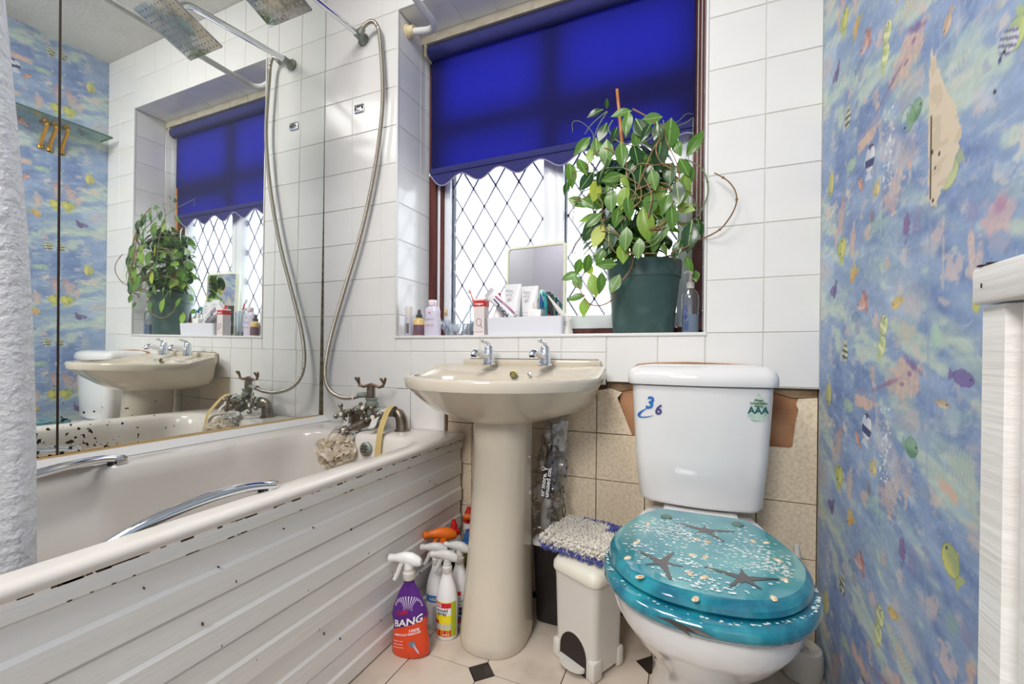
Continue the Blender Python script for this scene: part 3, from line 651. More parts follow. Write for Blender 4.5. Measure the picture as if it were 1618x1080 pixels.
def cur(u, v):
    z = .17 + (2.035 - .17) * v; y0 = float(np.interp(z, CZ, CY_))
    y = y0 - u * .62
    x = .545 + .022 * math.sin(u * 34 + .5 * v) * (1 - .2 * v) + .01 * math.sin(u * 15 + 2) - .02 * (v - .5)
    return (x, y, z)
MB().patch(cur, 90, 60).build('curtain_sheet', CURT, t, ang=180)
for k in range(6):
    yy = -1.10 - k * .10; MB().tube([(.525 + .019 * math.cos(a), yy, 2.055 + .022 * math.sin(a)) for a in [2 * PI * i / 14 for i in range(15)]], .0022, 6).build('hook', WPLAST, t)

# ------------------------------------------------------------------ bathtub and its boarded panel
RIM = .525
def gs(x, a, b):
    t_ = min(max((x - a) / (b - a), 0), 1); return t_ * t_ * (3 - 2 * t_)
t = thing('bathtub', 'cream acrylic bathtub with chrome grips and a boarded white side', 'bathtub', (.34, -.85, 0))
YF, YE = -.004, -1.70
def bring(x0, x1, y0, y1, r, z, k=0.0):
    pts = rrect(x0, x1, y0, y1, r, z, 8, 56); out = []
    for p in pts:
        p = p.copy()
        side = 1 if p.x > .5 else (-1 if p.x < .25 else 0)
        if side and k:
            wv = .013 * (gs(p.y, -.80, -.74) - gs(p.y, -.50, -.44)) + .005 * gs(p.y, -.43, -.38) * (1 - gs(p.y, -.26, -.2))
            p.x -= side * wv * k
            pk = gs(p.y, -1.20, -1.10) * (1 - gs(p.y, -.80, -.76))
            p.x += side * .030 * pk * (1 if .40 < z < .522 else 0)
        out.append(p)
    return out
rings = [rrect(.002, .680, YE, YF, .012, .504, 8, 56), rrect(.002, .687, YE, YF, .014, .504, 8, 56), rrect(.002, .691, YE, YF, .016, .510, 8, 56),
         rrect(.002, .690, YE, YF, .016, .5185, 8, 56), rrect(.002, .684, YE, YF, .014, .5238, 8, 56), rrect(.004, .676, YE + .01, YF - .004, .02, RIM, 8, 56),
         bring(.080, .645, -1.60, -.150, .10, RIM, 1), bring(.092, .634, -1.59, -.165, .10, RIM - .004, 1), bring(.102, .622, -1.575, -.175, .10, RIM - .016, 1),
         bring(.108, .612, -1.56, -.182, .10, .47, .6), bring(.112, .605, -1.55, -.188, .10, .43, .2), bring(.118, .598, -1.53, -.195, .10, .385, 0),
         bring(.135, .575, -1.46, -.215, .11, .25), bring(.155, .555, -1.40, -.235, .12, .175), bring(.19, .52, -1.34, -.27, .12, .145), bring(.26, .45, -1.26, -.34, .09, .138)]
b = MB().loft(rings, False, True); b.build('tub_shell', ACRYL, t, ang=50)
for sd, x0 in ((-1, .098), (1, .640)):
    b = MB(); xi = x0 - sd * .012
    pts = smooth([(x0 + sd * .004, -.735, .532), (x0 - sd * .004, -.79, .541), (xi, -.87, .538), (xi - sd * .004, -.96, .522), (xi, -1.04, .492), (xi + sd * .012, -1.075, .470)], 6)
    rr = [.0085 + .002 * math.sin(PI * i / (len(pts) - 1)) for i in range(len(pts))]
    b.tube(pts, rr, 12); b.box(x0 - .008, x0 + .010, -.752, -.728, .520, .541, .003).build('grip_handle', CHROME, t)
    MB().box(x0 - .004, x0 + .004, -.766, -.756, .519, .532, .002).build('grip_foot', BLACKP, t)
# overflow plate on the tap end
Mo = TR(.400, -.186, .476) @ rot('X', 84)
b = MB().lathe([(.024, 0), (.024, .006), (.019, .011), (.0, .010)], 24, Mo); ov = b.build('overflow_plate', LIME, t)
for k in range(7):
    a = 2 * PI * k / 6; r_ = .0 if k == 6 else .010
    MB().lathe([(.0036, .0095), (.0036, .0115), (0, .0115)], 10, Mo @ TR(r_ * math.cos(a), r_ * math.sin(a), 0)).build('overflow_hole', BLACK, ov)

t = thing('bath_boarding', 'white painted tongue-and-groove side panel of the bath with chipped edges', 'bath panel', (.668, -.85, 0))
zt = .472
for k in range(5):
    z1 = zt - k * .0955 - .0025; z0 = zt - (k + 1) * .0955 + .0005
    if k == 4: z0 = .002
    zm = (z0 + z1) / 2; j = random.uniform(-.0015, .0015)
    pr_ = [(.655, z0), (.6735, z0), (.675 + j, z0 + .003), (.675 + j, zm - .0035), (.6705 + j, zm + .0035), (.6705 + j, z1 - .002), (.669, z1), (.655, z1)]
    b = MB(); b.prism([(x, z) for x, z in pr_], 1.69, Matrix(((1, 0, 0, 0), (0, 0, -1, -.006 - random.uniform(0, .004)), (0, 1, 0, 0), (0, 0, 0, 1)))); b.build('plank', PAINT, t, ang=12)
MB().box(.655, .6805, -1.695, -.008, .4735, .5035, .002).build('top_rail', PAINT, t)
struct(MB().box(.646, .657, -1.70, -.005, 0, .490).build('trim_5', DARK, ang=0))
b = MB()
for k in range(70):
    yy = -random.uniform(.02, 1.1); b.box(.6795, .6813, yy - random.uniform(.004, .022), yy, .501 - random.uniform(0, .003), .5037)
for k in range(22):
    yy = -random.uniform(.05, 1.1); b.box(.6795, .6809, yy - random.uniform(.003, .012), yy, .4732, .4745 + random.uniform(0, .0012))
for k in range(26):
    yy = -random.uniform(.05, 1.1); zz = random.uniform(.03, .45); b.box(.672, .6768, yy - .0012, yy, zz, zz + random.uniform(.002, .006))
stuff(b.build('paint_chips', CHIP, t, ang=0))

# ------------------------------------------------------------------ bath mixer, hose, shower arm
t = thing('bath_mixer_tap', 'tarnished bath mixer tap with cross handles and shower cradle on the bath end', 'tap', (.34, -.09, RIM))
b = MB()
for x in (.462, .235):
    b = MB(); s_ = 1 if x > .3 else -1
    pts = smooth([(x, -.068, RIM), (x - s_ * .003, -.068, .555), (x - s_ * .012, -.070, .583), (x - s_ * .034, -.074, .592), (x - s_ * .055, -.08, .592)], 5)
    b.tube(pts, [.0235 - .008 * i / (len(pts) - 1) for i in range(len(pts))], 14); b.lathe([(.029, 0), (.029, .004), (.024, .007)], 20, TR(x, -.068, RIM)); b.build('leg', TARN, t)
b = MB().tube([(.262, -.082, .592), (.44, -.082, .592)], .017, 16).tube([(.345, -.085, .60), (.345, -.085, .572), (.342, -.09, .555)], [.024, .027, .020], 16)
b.lathe([(.021, .610), (.024, .612), (.024, .624), (.020, .626), (.020, .634), (.023, .636), (.023, .642), (.0, .642)], 18, TR(.338, -.088, 0)); b.build('mixer_body', LIME, t)
b = MB().lathe([(.0155, .64), (.0155, .690), (.0, .690)], 16, TR(.334, -.088, 0)); b.build('riser', TARN, t)
sp = smooth([(.345, -.10, .565), (.338, -.135, .552), (.322, -.178, .536), (.312, -.198, .532), (.310, -.203, .512)], 5)
MB().tube(sp, [.017, .017, .017, .017, .017, .0165, .0165, .016, .016, .016, .016, .0165, .017, .0175, .018, .0185, .019, .019, .019, .018, .018][:len(sp)], 12).build('spout', TARN, t)
crd = MB().tube([(.283, -.088, .686), (.300, -.088, .682), (.334, -.088, .692), (.372, -.088, .682), (.388, -.088, .686)], .0055, 10)
for x in (.278, .392):
    s_ = -1 if x < .33 else 1
    crd.tube([(x - s_ * .004, -.088, .684), (x + s_ * .004, -.088, .700), (x + s_ * .014, -.095, .716)], .005, 8)
    crd.tube([(x + s_ * .002, -.088, .696), (x - s_ * .006, -.098, .716)], .0045, 8)
crd.build('shower_cradle', mat('rusty_brass', (140, 112, 88), .45, metal=.7, rgb2=(104, 86, 70), scale=60), t)
def cross_handle(c, d, sc=1.0):
    d = Vector(d).normalized(); M_ = Matrix.Translation(c) @ d.to_track_quat('Z', 'Y').to_matrix().to_4x4() @ Matrix.Scale(sc, 4)
    b = MB().lathe([(.009, -.05), (.012, -.03), (.013, -.012), (.008, -.008), (.011, -.004), (.011, .006), (.0, .008)], 14, M_)
    for k in range(4):
        a = PI / 2 * k + .35; u = Vector((math.cos(a), math.sin(a), 0))
        b.tube([M_ @ (u * .006), M_ @ (u * .022)], .0042 * sc, 8); b.sphere(M_ @ (u * .027), .0078 * sc, 10, 8)
    h_ = b.build('cross_handle', TARN, t)
    MB().lathe([(.0066, .0075), (.0066, .0095), (0, .0098)], 14, M_).build('enamel_button', mat('enamel', (232, 226, 210), .2), h_)
cross_handle((.243, -.135, .582), (.05, -.95, .05), 1.2); cross_handle((.392, -.138, .580), (.12, -.95, .0), 1.2); cross_handle((.322, -.118, .604), (.35, -.45, .6), .9)

HOSE = mat('shower_hose_steel', (168, 160, 148), .28, metal=.85)
t = thing('shower_hose', 'long ribbed metal shower hose looping from wall pipe down to bath mixer', 'hose', (.20, -.04, .64))
pp = [(.238, -.045, 2.060), (.256, -.045, 2.076), (.283, -.04, 2.088), (.305, -.035, 2.072), (.318, -.03, 2.02)]
pp += [tuple(at(x, y, Y=-.03)) for x, y in ((605, 150), (598, 230), (584, 310), (566, 385), (545, 455))] + [tuple(at(x, y, Y=Y)) for x, y, Y in ((526, 520, -.03), (516, 565, -.035), (514, 595, -.045), (521, 616, -.06), (538, 627, -.075), (556, 628, -.085))] + [(.290, -.088, .650)]
pth = smooth(pp, 16)
fine = []
for i in range(len(pth) - 1):
    n_ = max(1, int((pth[i + 1] - pth[i]).length / .0016))
    for j in range(n_): fine.append(pth[i].lerp(pth[i + 1], j / n_))
fine.append(pth[-1])
MB().tube(fine, [.0082 if (i % 3) else .0068 for i in range(len(fine))], 10).build('ribbed_hose', HOSE, t, ang=60)
e0, e1 = Vector(pp[-1]), Vector((.322, -.088, .652))
MB().tube([e0 - (e1 - e0) * .5, e0, e1], [.0095, .0105, .0105], 12).build('hose_nut', LIME, t); MB().tube([(.232, -.043, 2.053), (.248, -.045, 2.070)], .0115, 12).build('hose_nut', LIME, t)

t = thing('rain_shower', 'chrome shower arm with square rain head above the bath', 'shower', (.212, 0, 2.063))
MB().lathe([(.024, 0), (.024, .006), (.017, .012), (.0145, .02), (.0145, .045), (.0, .045)], 20, TR(.212, -.001, 2.063) @ rot('X', 90)).tube([(.212, -.032, 2.063), (.240, -.045, 2.061)], .0125, 12).build('wall_flange', LIME, t)
MB().tube(smooth([(.212, -.03, 2.064), (.2125, -.12, 2.055), (.214, -.24, 2.042), (.217, -.36, 2.029), (.2185, -.405, 2.022), (.221, -.432, 2.0), (.222, -.436, 1.95)], 6), .0115, 14).build('pipe', CHROME, t)
hd = Vector((.2215, -.436, 1.925)); Mh = Matrix.Translation(hd) @ rot('X', -19)
STEEL = mat('spotted_steel', (190, 188, 184), .12, metal=1.0, rgb2=(158, 156, 152), scale=28, contrast=(.45, .75), bump=.10, bscale=70)
hb = MB().box(-.0945, .0945, -.0945, .0945, -.005, .004, .002, M=Mh).lathe([(.02, .004), (.014, .02), (.0, .028)], 16, Mh).build('rain_head', STEEL, t)
noz = MB()
for i in range(10):
    for j in range(10): noz.lathe([(.0028, -.0048), (.0022, -.0068), (.0, -.0068)], 8, Mh @ TR(-.081 + .018 * i, -.081 + .018 * j, 0))
stuff(noz.build('nozzle_field', mat('nozzle_grey', (206, 204, 198), .6), hb))

t = thing('soap_dish_bracket', 'small chrome mounting bracket screwed to the white tiles beside the hose', 'bracket', tuple(at(568, 172, Y=0)))
c = at(568, 172, Y=0)
MB().box(c.x - .025, c.x + .025, -.006, 0, c.z - .0155, c.z + .0155, .005).build('plate', CHROME, t)
MB().box(c.x - .006, c.x - .002, -.0068, -.005, c.z - .009, c.z + .009).box(c.x + .003, c.x + .007, -.0068, -.005, c.z - .009, c.z + .009).lathe([(.005, 0), (.004, .002), (0, .002)], 10, TR(c.x - .017, -.0055, c.z) @ rot('X', 90)).lathe([(.005, 0), (.004, .002), (0, .002)], 10, TR(c.x + .017, -.0055, c.z) @ rot('X', 90)).build('screw_slots', DARK, t)

# puff and strap on the mixer
PUFF = mat('cream_net', (252, 244, 230), .7, transl=.55); PUFFW = mat('white_net', (248, 246, 242), .7, transl=.45)
t = thing('bath_puff', 'cream and white mesh bath puff hanging below the bath mixer spout', 'bath puff', (.31, -.20, .49))
def ruffle(name, c, R, n, m, seed):
    r_ = random.Random(seed); b = MB()
    for k in range(n):
        ax = Vector((r_.gauss(0, 1), r_.gauss(0, 1), r_.gauss(0, 1))).normalized(); u = ax.orthogonal().normalized(); v_ = ax.cross(u)
        ph = r_.random() * 6; rr = R * r_.uniform(.55, 1.0); off = ax * r_.uniform(-.45, .45) * R; N_ = 28; vs = []
        for i in range(N_ + 1):
            a = 2 * PI * i / N_ * r_.choice((1,)) ; w_ = rr * (1 + .10 * math.sin(5 * a + ph)); p = Vector(c) + off + (u * math.cos(a) + v_ * math.sin(a)) * w_ + ax * .012 * math.sin(7 * a + ph)
            nrm = (p - Vector(c)).normalized(); tw = ax * math.cos(3 * a + ph) + nrm * math.sin(3 * a + ph)
            vs += [p - tw * .008, p + tw * .008]
        b.add(vs, [(2 * i, 2 * i + 1, 2 * i + 3, 2 * i + 2) for i in range(N_)])
    b.sphere(c, R * .55, 16, 12)
    return stuff(b.build(name, m, t, ang=180))
ruffle('cream_netting', (.300, -.222, .466), .060, 52, PUFF, 1); ruffle('white_netting', (.300, -.180, .518), .036, 26, PUFFW, 2); 
MB().tube(smooth([(.276, -.098, .690), (.268, -.115, .63), (.262, -.13, .56), (.28, -.15, .53)]), .0022, 6).build('cord', PUFFW, t)
t = thing('wash_strap', 'yellowed fabric wash strap looped over the bath mixer leg', 'strap', (.43, -.12, .46))
def ribbon(path, wv, wd):
    pts = smooth(path, 6); vs = []
    for i, p in enumerate(pts):
        vs += [p - Vector(wv) * wd * .5, p + Vector(wv) * wd * .5]
    return vs, [(2 * i, 2 * i + 1, 2 * i + 3, 2 * i + 2) for i in range(len(pts) - 1)]
b = MB()
for dx in (0, .004): b.add(*ribbon([(.425 + dx, -.062, .598), (.432 + dx, -.085, .615), (.440 + dx, -.125, .605), (.448 + dx, -.165, .560), (.453 + dx, -.185, .525), (.455 + dx, -.200, .44)], (1, .1, .05), .019))
b.build('yellow_strap', mat('yellowed_cotton', (214, 190, 128), .85, transl=.2), t, ang=180)
b = MB(); b.add(*ribbon([(.418, -.075, .612), (.410, -.115, .60), (.404, -.145, .575), (.408, -.165, .553), (.400, -.170, .543)], (.9, .3, .1), .024)); b.build('white_backing', PUFFW, t, ang=180)

# ------------------------------------------------------------------ wash basin, pedestal and taps
BX = .905
t = thing('wash_basin', 'cream ceramic wash basin on a pedestal under the window', 'basin', (BX, -.2, .60))
def bas(hw, yb, yf, z, n=48, p=2.0, xs_=0.0):
    """D-shaped ring: straight back on the wall, rounded front"""
    pts = []
    ym = yb - (yb - yf) * .30
    for i in range(n):
        a = 2 * PI * i / n; ca, sa = math.cos(a), math.sin(a)
        x = hw * (math.copysign(abs(ca) ** (2 / 2.6), ca) if sa >= 0 else ca)
        y = (ym + (yb - ym) * math.copysign(abs(sa) ** (2 / 5.0), sa)) if sa >= 0 else ym - (ym - yf) * abs(sa) ** (2 / p)
        pts.append(Vector((BX + xs_ + x, y, z(x, y) if callable(z) else z)))
    return pts
zr = lambda dz: (lambda x, y: .742 + .030 * gs(y, -.20, -.06) + dz)
rings = [bas(.11, -.10, -.285, .611), bas(.155, -.03, -.31, .617), bas(.232, -.006, -.360, .643), bas(.266, -.004, -.405, .674), bas(.287, -.004, -.445, zr(-.038)),
         bas(.296, -.003, -.456, zr(-.030)), bas(.300, -.003, -.460, zr(-.008)), bas(.297, -.003, -.456, zr(-.001)), bas(.290, -.005, -.448, zr(0.0)), bas(.274, -.010, -.430, zr(0.0)),
         bas(.262, -.112, -.417, .7405), bas(.254, -.120, -.409, .733), bas(.235, -.128, -.39, .70), bas(.19, -.14, -.355, .655), bas(.10, -.17, -.29, .632), bas(.03, -.20, -.25, .628)]
MB().loft(rings, True, True).build('bowl', CERAMIC, t, ang=40)
MB().box(BX - .22, BX + .27, -.020, -.002, .765, .790, .006).build('back_upstand', CERAMIC, t)
MB().box(BX - .20, BX + .26, -.004, .001, .789, .7925).build('sealant_line', mat('brown_sealant', (116, 108, 88)), t, ang=0)
p = at(811, 591, Y=-.128)
MB().lathe([(.0125, 0), (.0125, .003), (.009, .004), (.009, .001), (.0, .001)], 20, TR(p.x, -.124, p.z) @ rot('X', 80)).build('overflow_ring', mat('brass_ring', (150, 138, 90), .35, metal=.8, rgb2=(90, 96, 60), scale=60), t)
MB().lathe([(.0055, 0), (.0055, .004), (.0, .005)], 14, TR(p.x + .052, -.123, p.z + .002) @ rot('X', 80)).build('chain_stay', CHROME, t)
t = thing('basin_pedestal', 'cream ceramic pedestal column holding up the wash basin', 'pedestal', (.925, -.22, 0))
def ped(hw, yf, yb, z, n=40):
    ym = yf + hw * 1.0; pts = []
    for i in range(n):
        a = 2 * PI * i / n; x = hw * math.copysign(abs(math.cos(a)) ** .85, math.cos(a)); sa = math.sin(a)
        y = ym + (ym - yf) * sa if sa < 0 else ym + (yb - ym) * sa ** .5
        pts.append(Vector((.914 + .010 * (1 - z / .6) + x, y, z)))
    return pts
MB().loft([ped(.094, -.345, -.13, 0.0), ped(.096, -.348, -.13, .006), ped(.096, -.346, -.13, .03), ped(.092, -.334, -.12, .10), ped(.085, -.308, -.11, .25), ped(.081, -.288, -.10, .40), ped(.080, -.275, -.09, .52), ped(.082, -.270, -.09, .612)], True, True).build('column', CERAMIC, t, ang=50)
t0 = None
for i, (px_, lab) in enumerate(((771, 'chrome lever tap on the basin, nearer the bath'), (860, 'chrome lever tap on the basin, nearer the toilet'))):
    q = at(px_, 575, Y=-.075); x, y, z = q.x, -.070, .7715
    t = thing('basin_tap', lab, 'tap', (x, y, z), group='pair of basin taps')
    MB().lathe([(.0235, 0), (.0235, .004), (.019, .007), (.018, .022), (.016, .03), (.0155, .048), (.013, .054), (.0, .055)], 20, TR(x, y, z)).tube(smooth([(x, y - .006, z + .022), (x - .004, y - .035, z + .032), (x - .010, y - .066, z + .042), (x - .012, y - .078, z + .038), (x - .0125, y - .083, z + .029)], 5), .0105, 12).build('tap_body', CHROME, t)
    MB().lathe([(.0085, 0), (.0085, .004), (0, .004)], 12, TR(x - .0125, y - .083, z + .0268)).build('nozzle', DARK, t)
    MB().lathe([(.0145, .052), (.0145, .058), (.011, .063), (.0, .065)], 16, TR(x, y, z)).tube(smooth([(x, y, z + .060), (x + .004, y - .012, z + .071), (x - .005, y - .034, z + .078)], 5), [.007, .007, .0068, .0065, .006, .0055, .005, .0055, .006, .0065, .006], 10).sphere((x - .005, y - .036, z + .079), .0065, 10, 8).build('lever', CHROME, t)

# ------------------------------------------------------------------ toilet
TXc = 1.459
t = thing('toilet', 'white close-coupled toilet with a teal seashell seat beside the wallpaper', 'toilet', (TXc, -.35, 0))
def egg(hw, yb, yf, z, hb, n=64, x0=TXc):
    """seat outline: narrow flat back, widest past the middle, rounded front"""
    k = hb / hw
    half = [(0, 0), (.36, .022), (.66, .095), (.88, .225), (1, .40), (.985, .55), (.90, .70), (.5 + .5 * k - .02, .84), (k + .03, .955), (k - .03, .995), (k * .6, 1.0), (0, 1.0)]
    prof = smooth([(x * hw, yf + (yb - yf) * s_, z) for x, s_ in half], 8)
    d = [0]
    for i in range(1, len(prof)): d.append(d[-1] + (prof[i] - prof[i - 1]).length)
    out = []; m = n // 2; j = 0
    for i in range(m + 1):
        q = d[-1] * i / m
        while j < len(prof) - 2 and d[j + 1] < q: j += 1
        f_ = (q - d[j]) / max(d[j + 1] - d[j], 1e-9); out.append(prof[j].lerp(prof[j + 1], min(max(f_, 0), 1)))
    return [Vector((x0 + p.x, p.y, z)) for p in out] + [Vector((x0 - p.x, p.y, z)) for p in out[-2:0:-1]]
rings = [egg(.105, -.14, -.50, 0.0, .10), egg(.108, -.14, -.505, .01, .10), egg(.100, -.14, -.49, .05, .10), egg(.096, -.13, -.475, .14, .10), egg(.112, -.12, -.53, .22, .105), egg(.150, -.11, -.62, .295, .11), egg(.166, -.10, -.660, .335, .115),
         egg(.171, -.10, -.676, .352, .118), egg(.172, -.10, -.680, .385, .118), egg(.169, -.10, -.676, .394, .116), egg(.150, -.12, -.655, .396, .10)]
MB().loft(rings, True, True).build('pan', WCER, t, ang=50)
b = MB(); b.box(TXc - .09, TXc + .09, -.27, -.02, .36, .412, .012); b.build('cistern_shelf', WCER, t)
# cistern: tapered body with bowed front, lid overhanging
def cis(hw, yf, bow, z, r, n=13, xo=0.0):
    pts = []
    for i in range(n): u = -1 + 2 * i / (n - 1); pts.append(Vector((TXc - .003 + xo + hw * u, yf - bow * (1 - u * u), z)))
    for k in range(1, 6): a = PI / 2 * k / 6; pts[-1:] = pts[-1:]; 
    pts += [Vector((TXc - .003 + xo + hw + .0, -.012, z)), Vector((TXc - .003 + xo - hw, -.012, z))]
    return pts
def cisr(hw, yf, bow, z, r):
    """rounded-corner bowed plan"""
    out = []; x0 = TXc - .004
    for i in range(15): u = -1 + 2 * i / 14; out.append(Vector((x0 + (hw - r) * u, yf - bow * (1 - u * u), z)))
    for k in range(1, 6): a = -PI / 2 + PI / 2 * k / 5; out.append(Vector((x0 + hw - r + r * math.cos(a), yf + r + r * math.sin(a), z)))
    out.append(Vector((x0 + hw, -.014, z))); out.append(Vector((x0 - hw, -.014, z)))
    for k in range(0, 5): a = PI + PI / 2 * k / 5; out.append(Vector((x0 - hw + r + r * math.cos(a), yf + r + r * math.sin(a), z)))
    return out
cb = MB().loft([cisr(.125, -.150, .010, .417, .03), cisr(.140, -.168, .013, .421, .034), cisr(.1475, -.176, .014, .432, .036), cisr(.158, -.180, .016, .55, .036), cisr(.1675, -.183, .018, .728, .036)], True, True).build('cistern', WCER, t, ang=50)
cl = MB().loft([cisr(.166, -.180, .017, .7295, .03), cisr(.176, -.190, .019, .731, .036), cisr(.178, -.192, .019, .738, .036), cisr(.178, -.191, .019, .754, .036), cisr(.173, -.184, .018, .769, .034), cisr(.155, -.165, .015, .779, .03), cisr(.12, -.13, .010, .783, .026)], True, True).build('cistern_lid', WCER, t, ang=60)
MB().loft([cisr(.1675, -.182, .0175, .7275, .036), cisr(.1675, -.182, .0175, .7298, .036)], True, True).build('lid_gap', DARK, t)
# stickers on the cistern front
def cfront(x, z, off=.0009):
    zs_ = (.432, .55, .728); hw_ = float(np.interp(z, zs_, (.1115, .122, .1315))); yf = float(np.interp(z, zs_, (-.176, -.180, -.183))); bow = float(np.interp(z, zs_, (.014, .016, .018)))
    u = (x - (TXc - .004)) / hw_; r = .036
    if abs(u) <= 1: y = yf - bow * (1 - u * u)
    else: y = yf + r - math.sqrt(max(0, r * r - (hw_ * (abs(u) - 1)) ** 2))
    return Vector((x, y - off - .0008, z))
def on_cis(px_, py_):
    q = at(px_, py_, Y=-.196); return q.x, q.z
x0, z0 = on_cis(1027, 644)
LB = mat('logo_blue', (40, 110, 190), .4); LD = mat('logo_violet', (72, 70, 130), .4)
b = MB().m(0); b.text('3', .044, lambda x, y: cfront(x0 - .003 + x, z0 - .002 + y, .0016), True, .2)
b.m(1).text('6', .036, lambda x, y: cfront(x0 + .019 + x, z0 - .016 + y, .0018), True, .2)
def swoosh(u, v):
    a = math.radians(95 + 215 * u); r_ = 1 - .26 * v * math.sin(PI * u) ** .7
    return cfront(x0 - .004 + .029 * math.cos(a) * r_ + .006 * math.sin(a), z0 - .013 + .014 * math.sin(a) * r_ + .007 * math.cos(a), .0012)
b.m(0).patch(swoosh, 24, 2); b.m(2).text('millennium', .0045, lambda x, y: cfront(x0 - .012 + x, z0 - .0225 + y, .002), True)
b.build('number_sticker', [LB, LD, WPRINT], cb, ang=0)
x1, z1 = on_cis(1200, 648)
drop = [(0, .034), (.007, .024), (.014, .010), (.018, -.004), (.017, -.012), (.013, -.017), (.007, -.019), (.004, -.023), (0, -.021), (-.008, -.023), (-.014, -.019), (-.019, -.012), (-.018, -.004), (-.013, .010), (-.007, .022)]
b = MB().m(0); n = len(drop); b.add([cfront(x1 + x * 1.25, z1 + y * 1.2, .0008) for x, y in drop], [tuple(range(n))])
PG = mat('sticker_pale_green', (206, 222, 206), .5, rgb2=(170, 196, 180), scale=90)
DT = mat('dark_teal_print', (20, 90, 100), .5)
b.m(1).text('AAA', .0225, lambda x, y: cfront(x1 - .001 + x, z1 - .009 + y, .0016), True)
for k, s_ in enumerate(('Water', 'Conservation', 'Rating')): b.m(2).text(s_, .0078, lambda x, y: cfront(x1 + x * .9, z1 + .020 - k * .0068 + y, .0016), True)
b.build('rating_sticker', [PG, DT, mat('green_print', (50, 90, 60), .5)], cb, ang=0)
# resin seat and lid
RESIN = mat('teal_resin', (40, 138, 152), .07, rgb2=(112, 182, 182), scale=7, contrast=(.40, .70), coat=1.0, detail=2)
RESIND = mat('deep_teal_resin', (16, 104, 128), .06, rgb2=(40, 146, 160), scale=22, stretch=(1, 1, .2), contrast=(.4, .65), coat=1.0)
MB().loft([egg(.166, -.285, -.678, .3975, .09), egg(.1735, -.28, -.690, .400, .098), egg(.177, -.278, -.695, .408, .10), egg(.1735, -.28, -.690, .418, .098), egg(.168, -.284, -.684, .4215, .095)], True, True).build('seat_ring', RESIND, t, ang=60)
LTOP = .4445
lid = MB().m(0).loft([egg(.158, -.29, -.655, .4222, .09), egg(.164, -.285, -.666, .4235, .096), egg(.1675, -.283, -.671, .429, .099), egg(.1660, -.284, -.668, .436, .098)], True, False).m(0).loft([egg(.1660, -.284, -.668, .436, .098), egg(.1625, -.286, -.660, .4418, .096), egg(.158, -.289, -.651, LTOP, .093)], False, False)
lid.m(1).loft([egg(.158, -.289, -.651, LTOP, .093), egg(.10, -.33, -.58, LTOP + .0005, .06), egg(.03, -.42, -.48, LTOP + .0007, .02)], False, True)
lid = lid.build('lid', [RESIND, RESIN], t, ang=30)
STARM = mat('starfish_brown', (62, 56, 54), .3, coat=1.0); SHELLM = mat('shell_cream', (236, 222, 190), .25, coat=1.0, rgb2=(200, 160, 120), scale=160); FLAKE = mat('white_shell_flake', (226, 240, 238), .2, coat=1.0)
def lidp(px_, py_): q = at(px_, py_, Z=LTOP); return q.x, q.y
for (px_, py_, R, a0, arms) in ((1114, 838, .060, .3, (1.0, .45, 1.0, .55, .95)), (1046, 889, .058, 2.5, (.95, .55, 1.0, .6, .9)), (1176, 914, .062, .35, (.9, .55, 1.0, .75, .55))):
    x, y = lidp(px_, py_); pts = []
    for k in range(5):
        a = a0 + 2 * PI * k / 5
        for da, rr in ((-.10, .62), (-.045, .97), (.045, .97), (.12, .60)): pts.append((x + R * rr * arms[k] * math.cos(a + da), y + R * rr * arms[k] * math.sin(a + da)))
        pts.append((x + R * .19 * math.cos(a + PI / 5), y + R * .19 * math.sin(a + PI / 5)))
    MB().prism(pts, .0012, TR(0, 0, LTOP)).build('starfish', STARM, lid, ang=0)
for (px_, py_) in ((1006, 857), (1023, 827), (1190, 855), (1211, 857), (1094, 877), (1115, 880), (1090, 906), (1113, 912), (992, 881), (1011, 911), (1230, 885), (1241, 916), (1101, 852), (1118, 856), (1099, 946), (1223, 945)):
    x, y = lidp(px_, py_); a = random.random() * 3; b = MB()
    b.sphere((0, 0, 0), 1, 10, 6, (1, 1, 1)); v_ = [(x + .0085 * (p[0] * math.cos(a) - .62 * p[1] * math.sin(a)), y + .0085 * (p[0] * math.sin(a) + .62 * p[1] * math.cos(a)), LTOP + .0028 * p[2] * (1 + .2 * math.sin(9 * p[0]))) for p in b.v]
    bb = MB(); bb.add(v_, b.f); bb.build('seashell', SHELLM, lid)
b = MB(); rr_ = random.Random(3)
def flake(x, y, z, s_):
    a = rr_.random() * 6; k = rr_.uniform(.35, .9); n = 5
    b.add([(x + s_ * math.cos(a + 2 * PI * i / n) * rr_.uniform(.7, 1.2), y + k * s_ * math.sin(a + 2 * PI * i / n), z) for i in range(n)], [tuple(range(n))])
cent = [lidp(*q) for q in ((1020, 835), (1050, 830), (1080, 840), (1180, 870), (1195, 885), (1215, 895), (1075, 850), (1130, 930), (1040, 925), (1150, 950), (1090, 890), (1230, 900), (1000, 860), (1060, 920), (1200, 845))]
cnt = 0
while cnt < 900:
    if rr_.random() < .8:
        c = rr_.choice(cent); x = rr_.gauss(c[0], .030); y = rr_.gauss(c[1], .022)
    else: x = TXc + rr_.uniform(-.15, .15); y = rr_.uniform(-.64, -.30)
    if ((x - TXc) / .145) ** 2 + ((y + .48) / .160) ** 2 < 1 or (abs(x - TXc) < .085 and -.34 > y > -.42): flake(x, y, LTOP + .0009 + rr_.random() * .0003, rr_.uniform(.0016, .0046)); cnt += 1
for k in range(160):
    a = -PI * rr_.random(); r_ = rr_.uniform(.0, 1.0); x = TXc + (.1685 + .004 * r_) * math.cos(a); y = -.509 + (.166 + .012 * r_) * math.sin(a)
    flake(x, y, .4226 - .003 * r_, rr_.uniform(.0016, .0040))
stuff(b.build('shell_flakes', FLAKE, lid, ang=0))
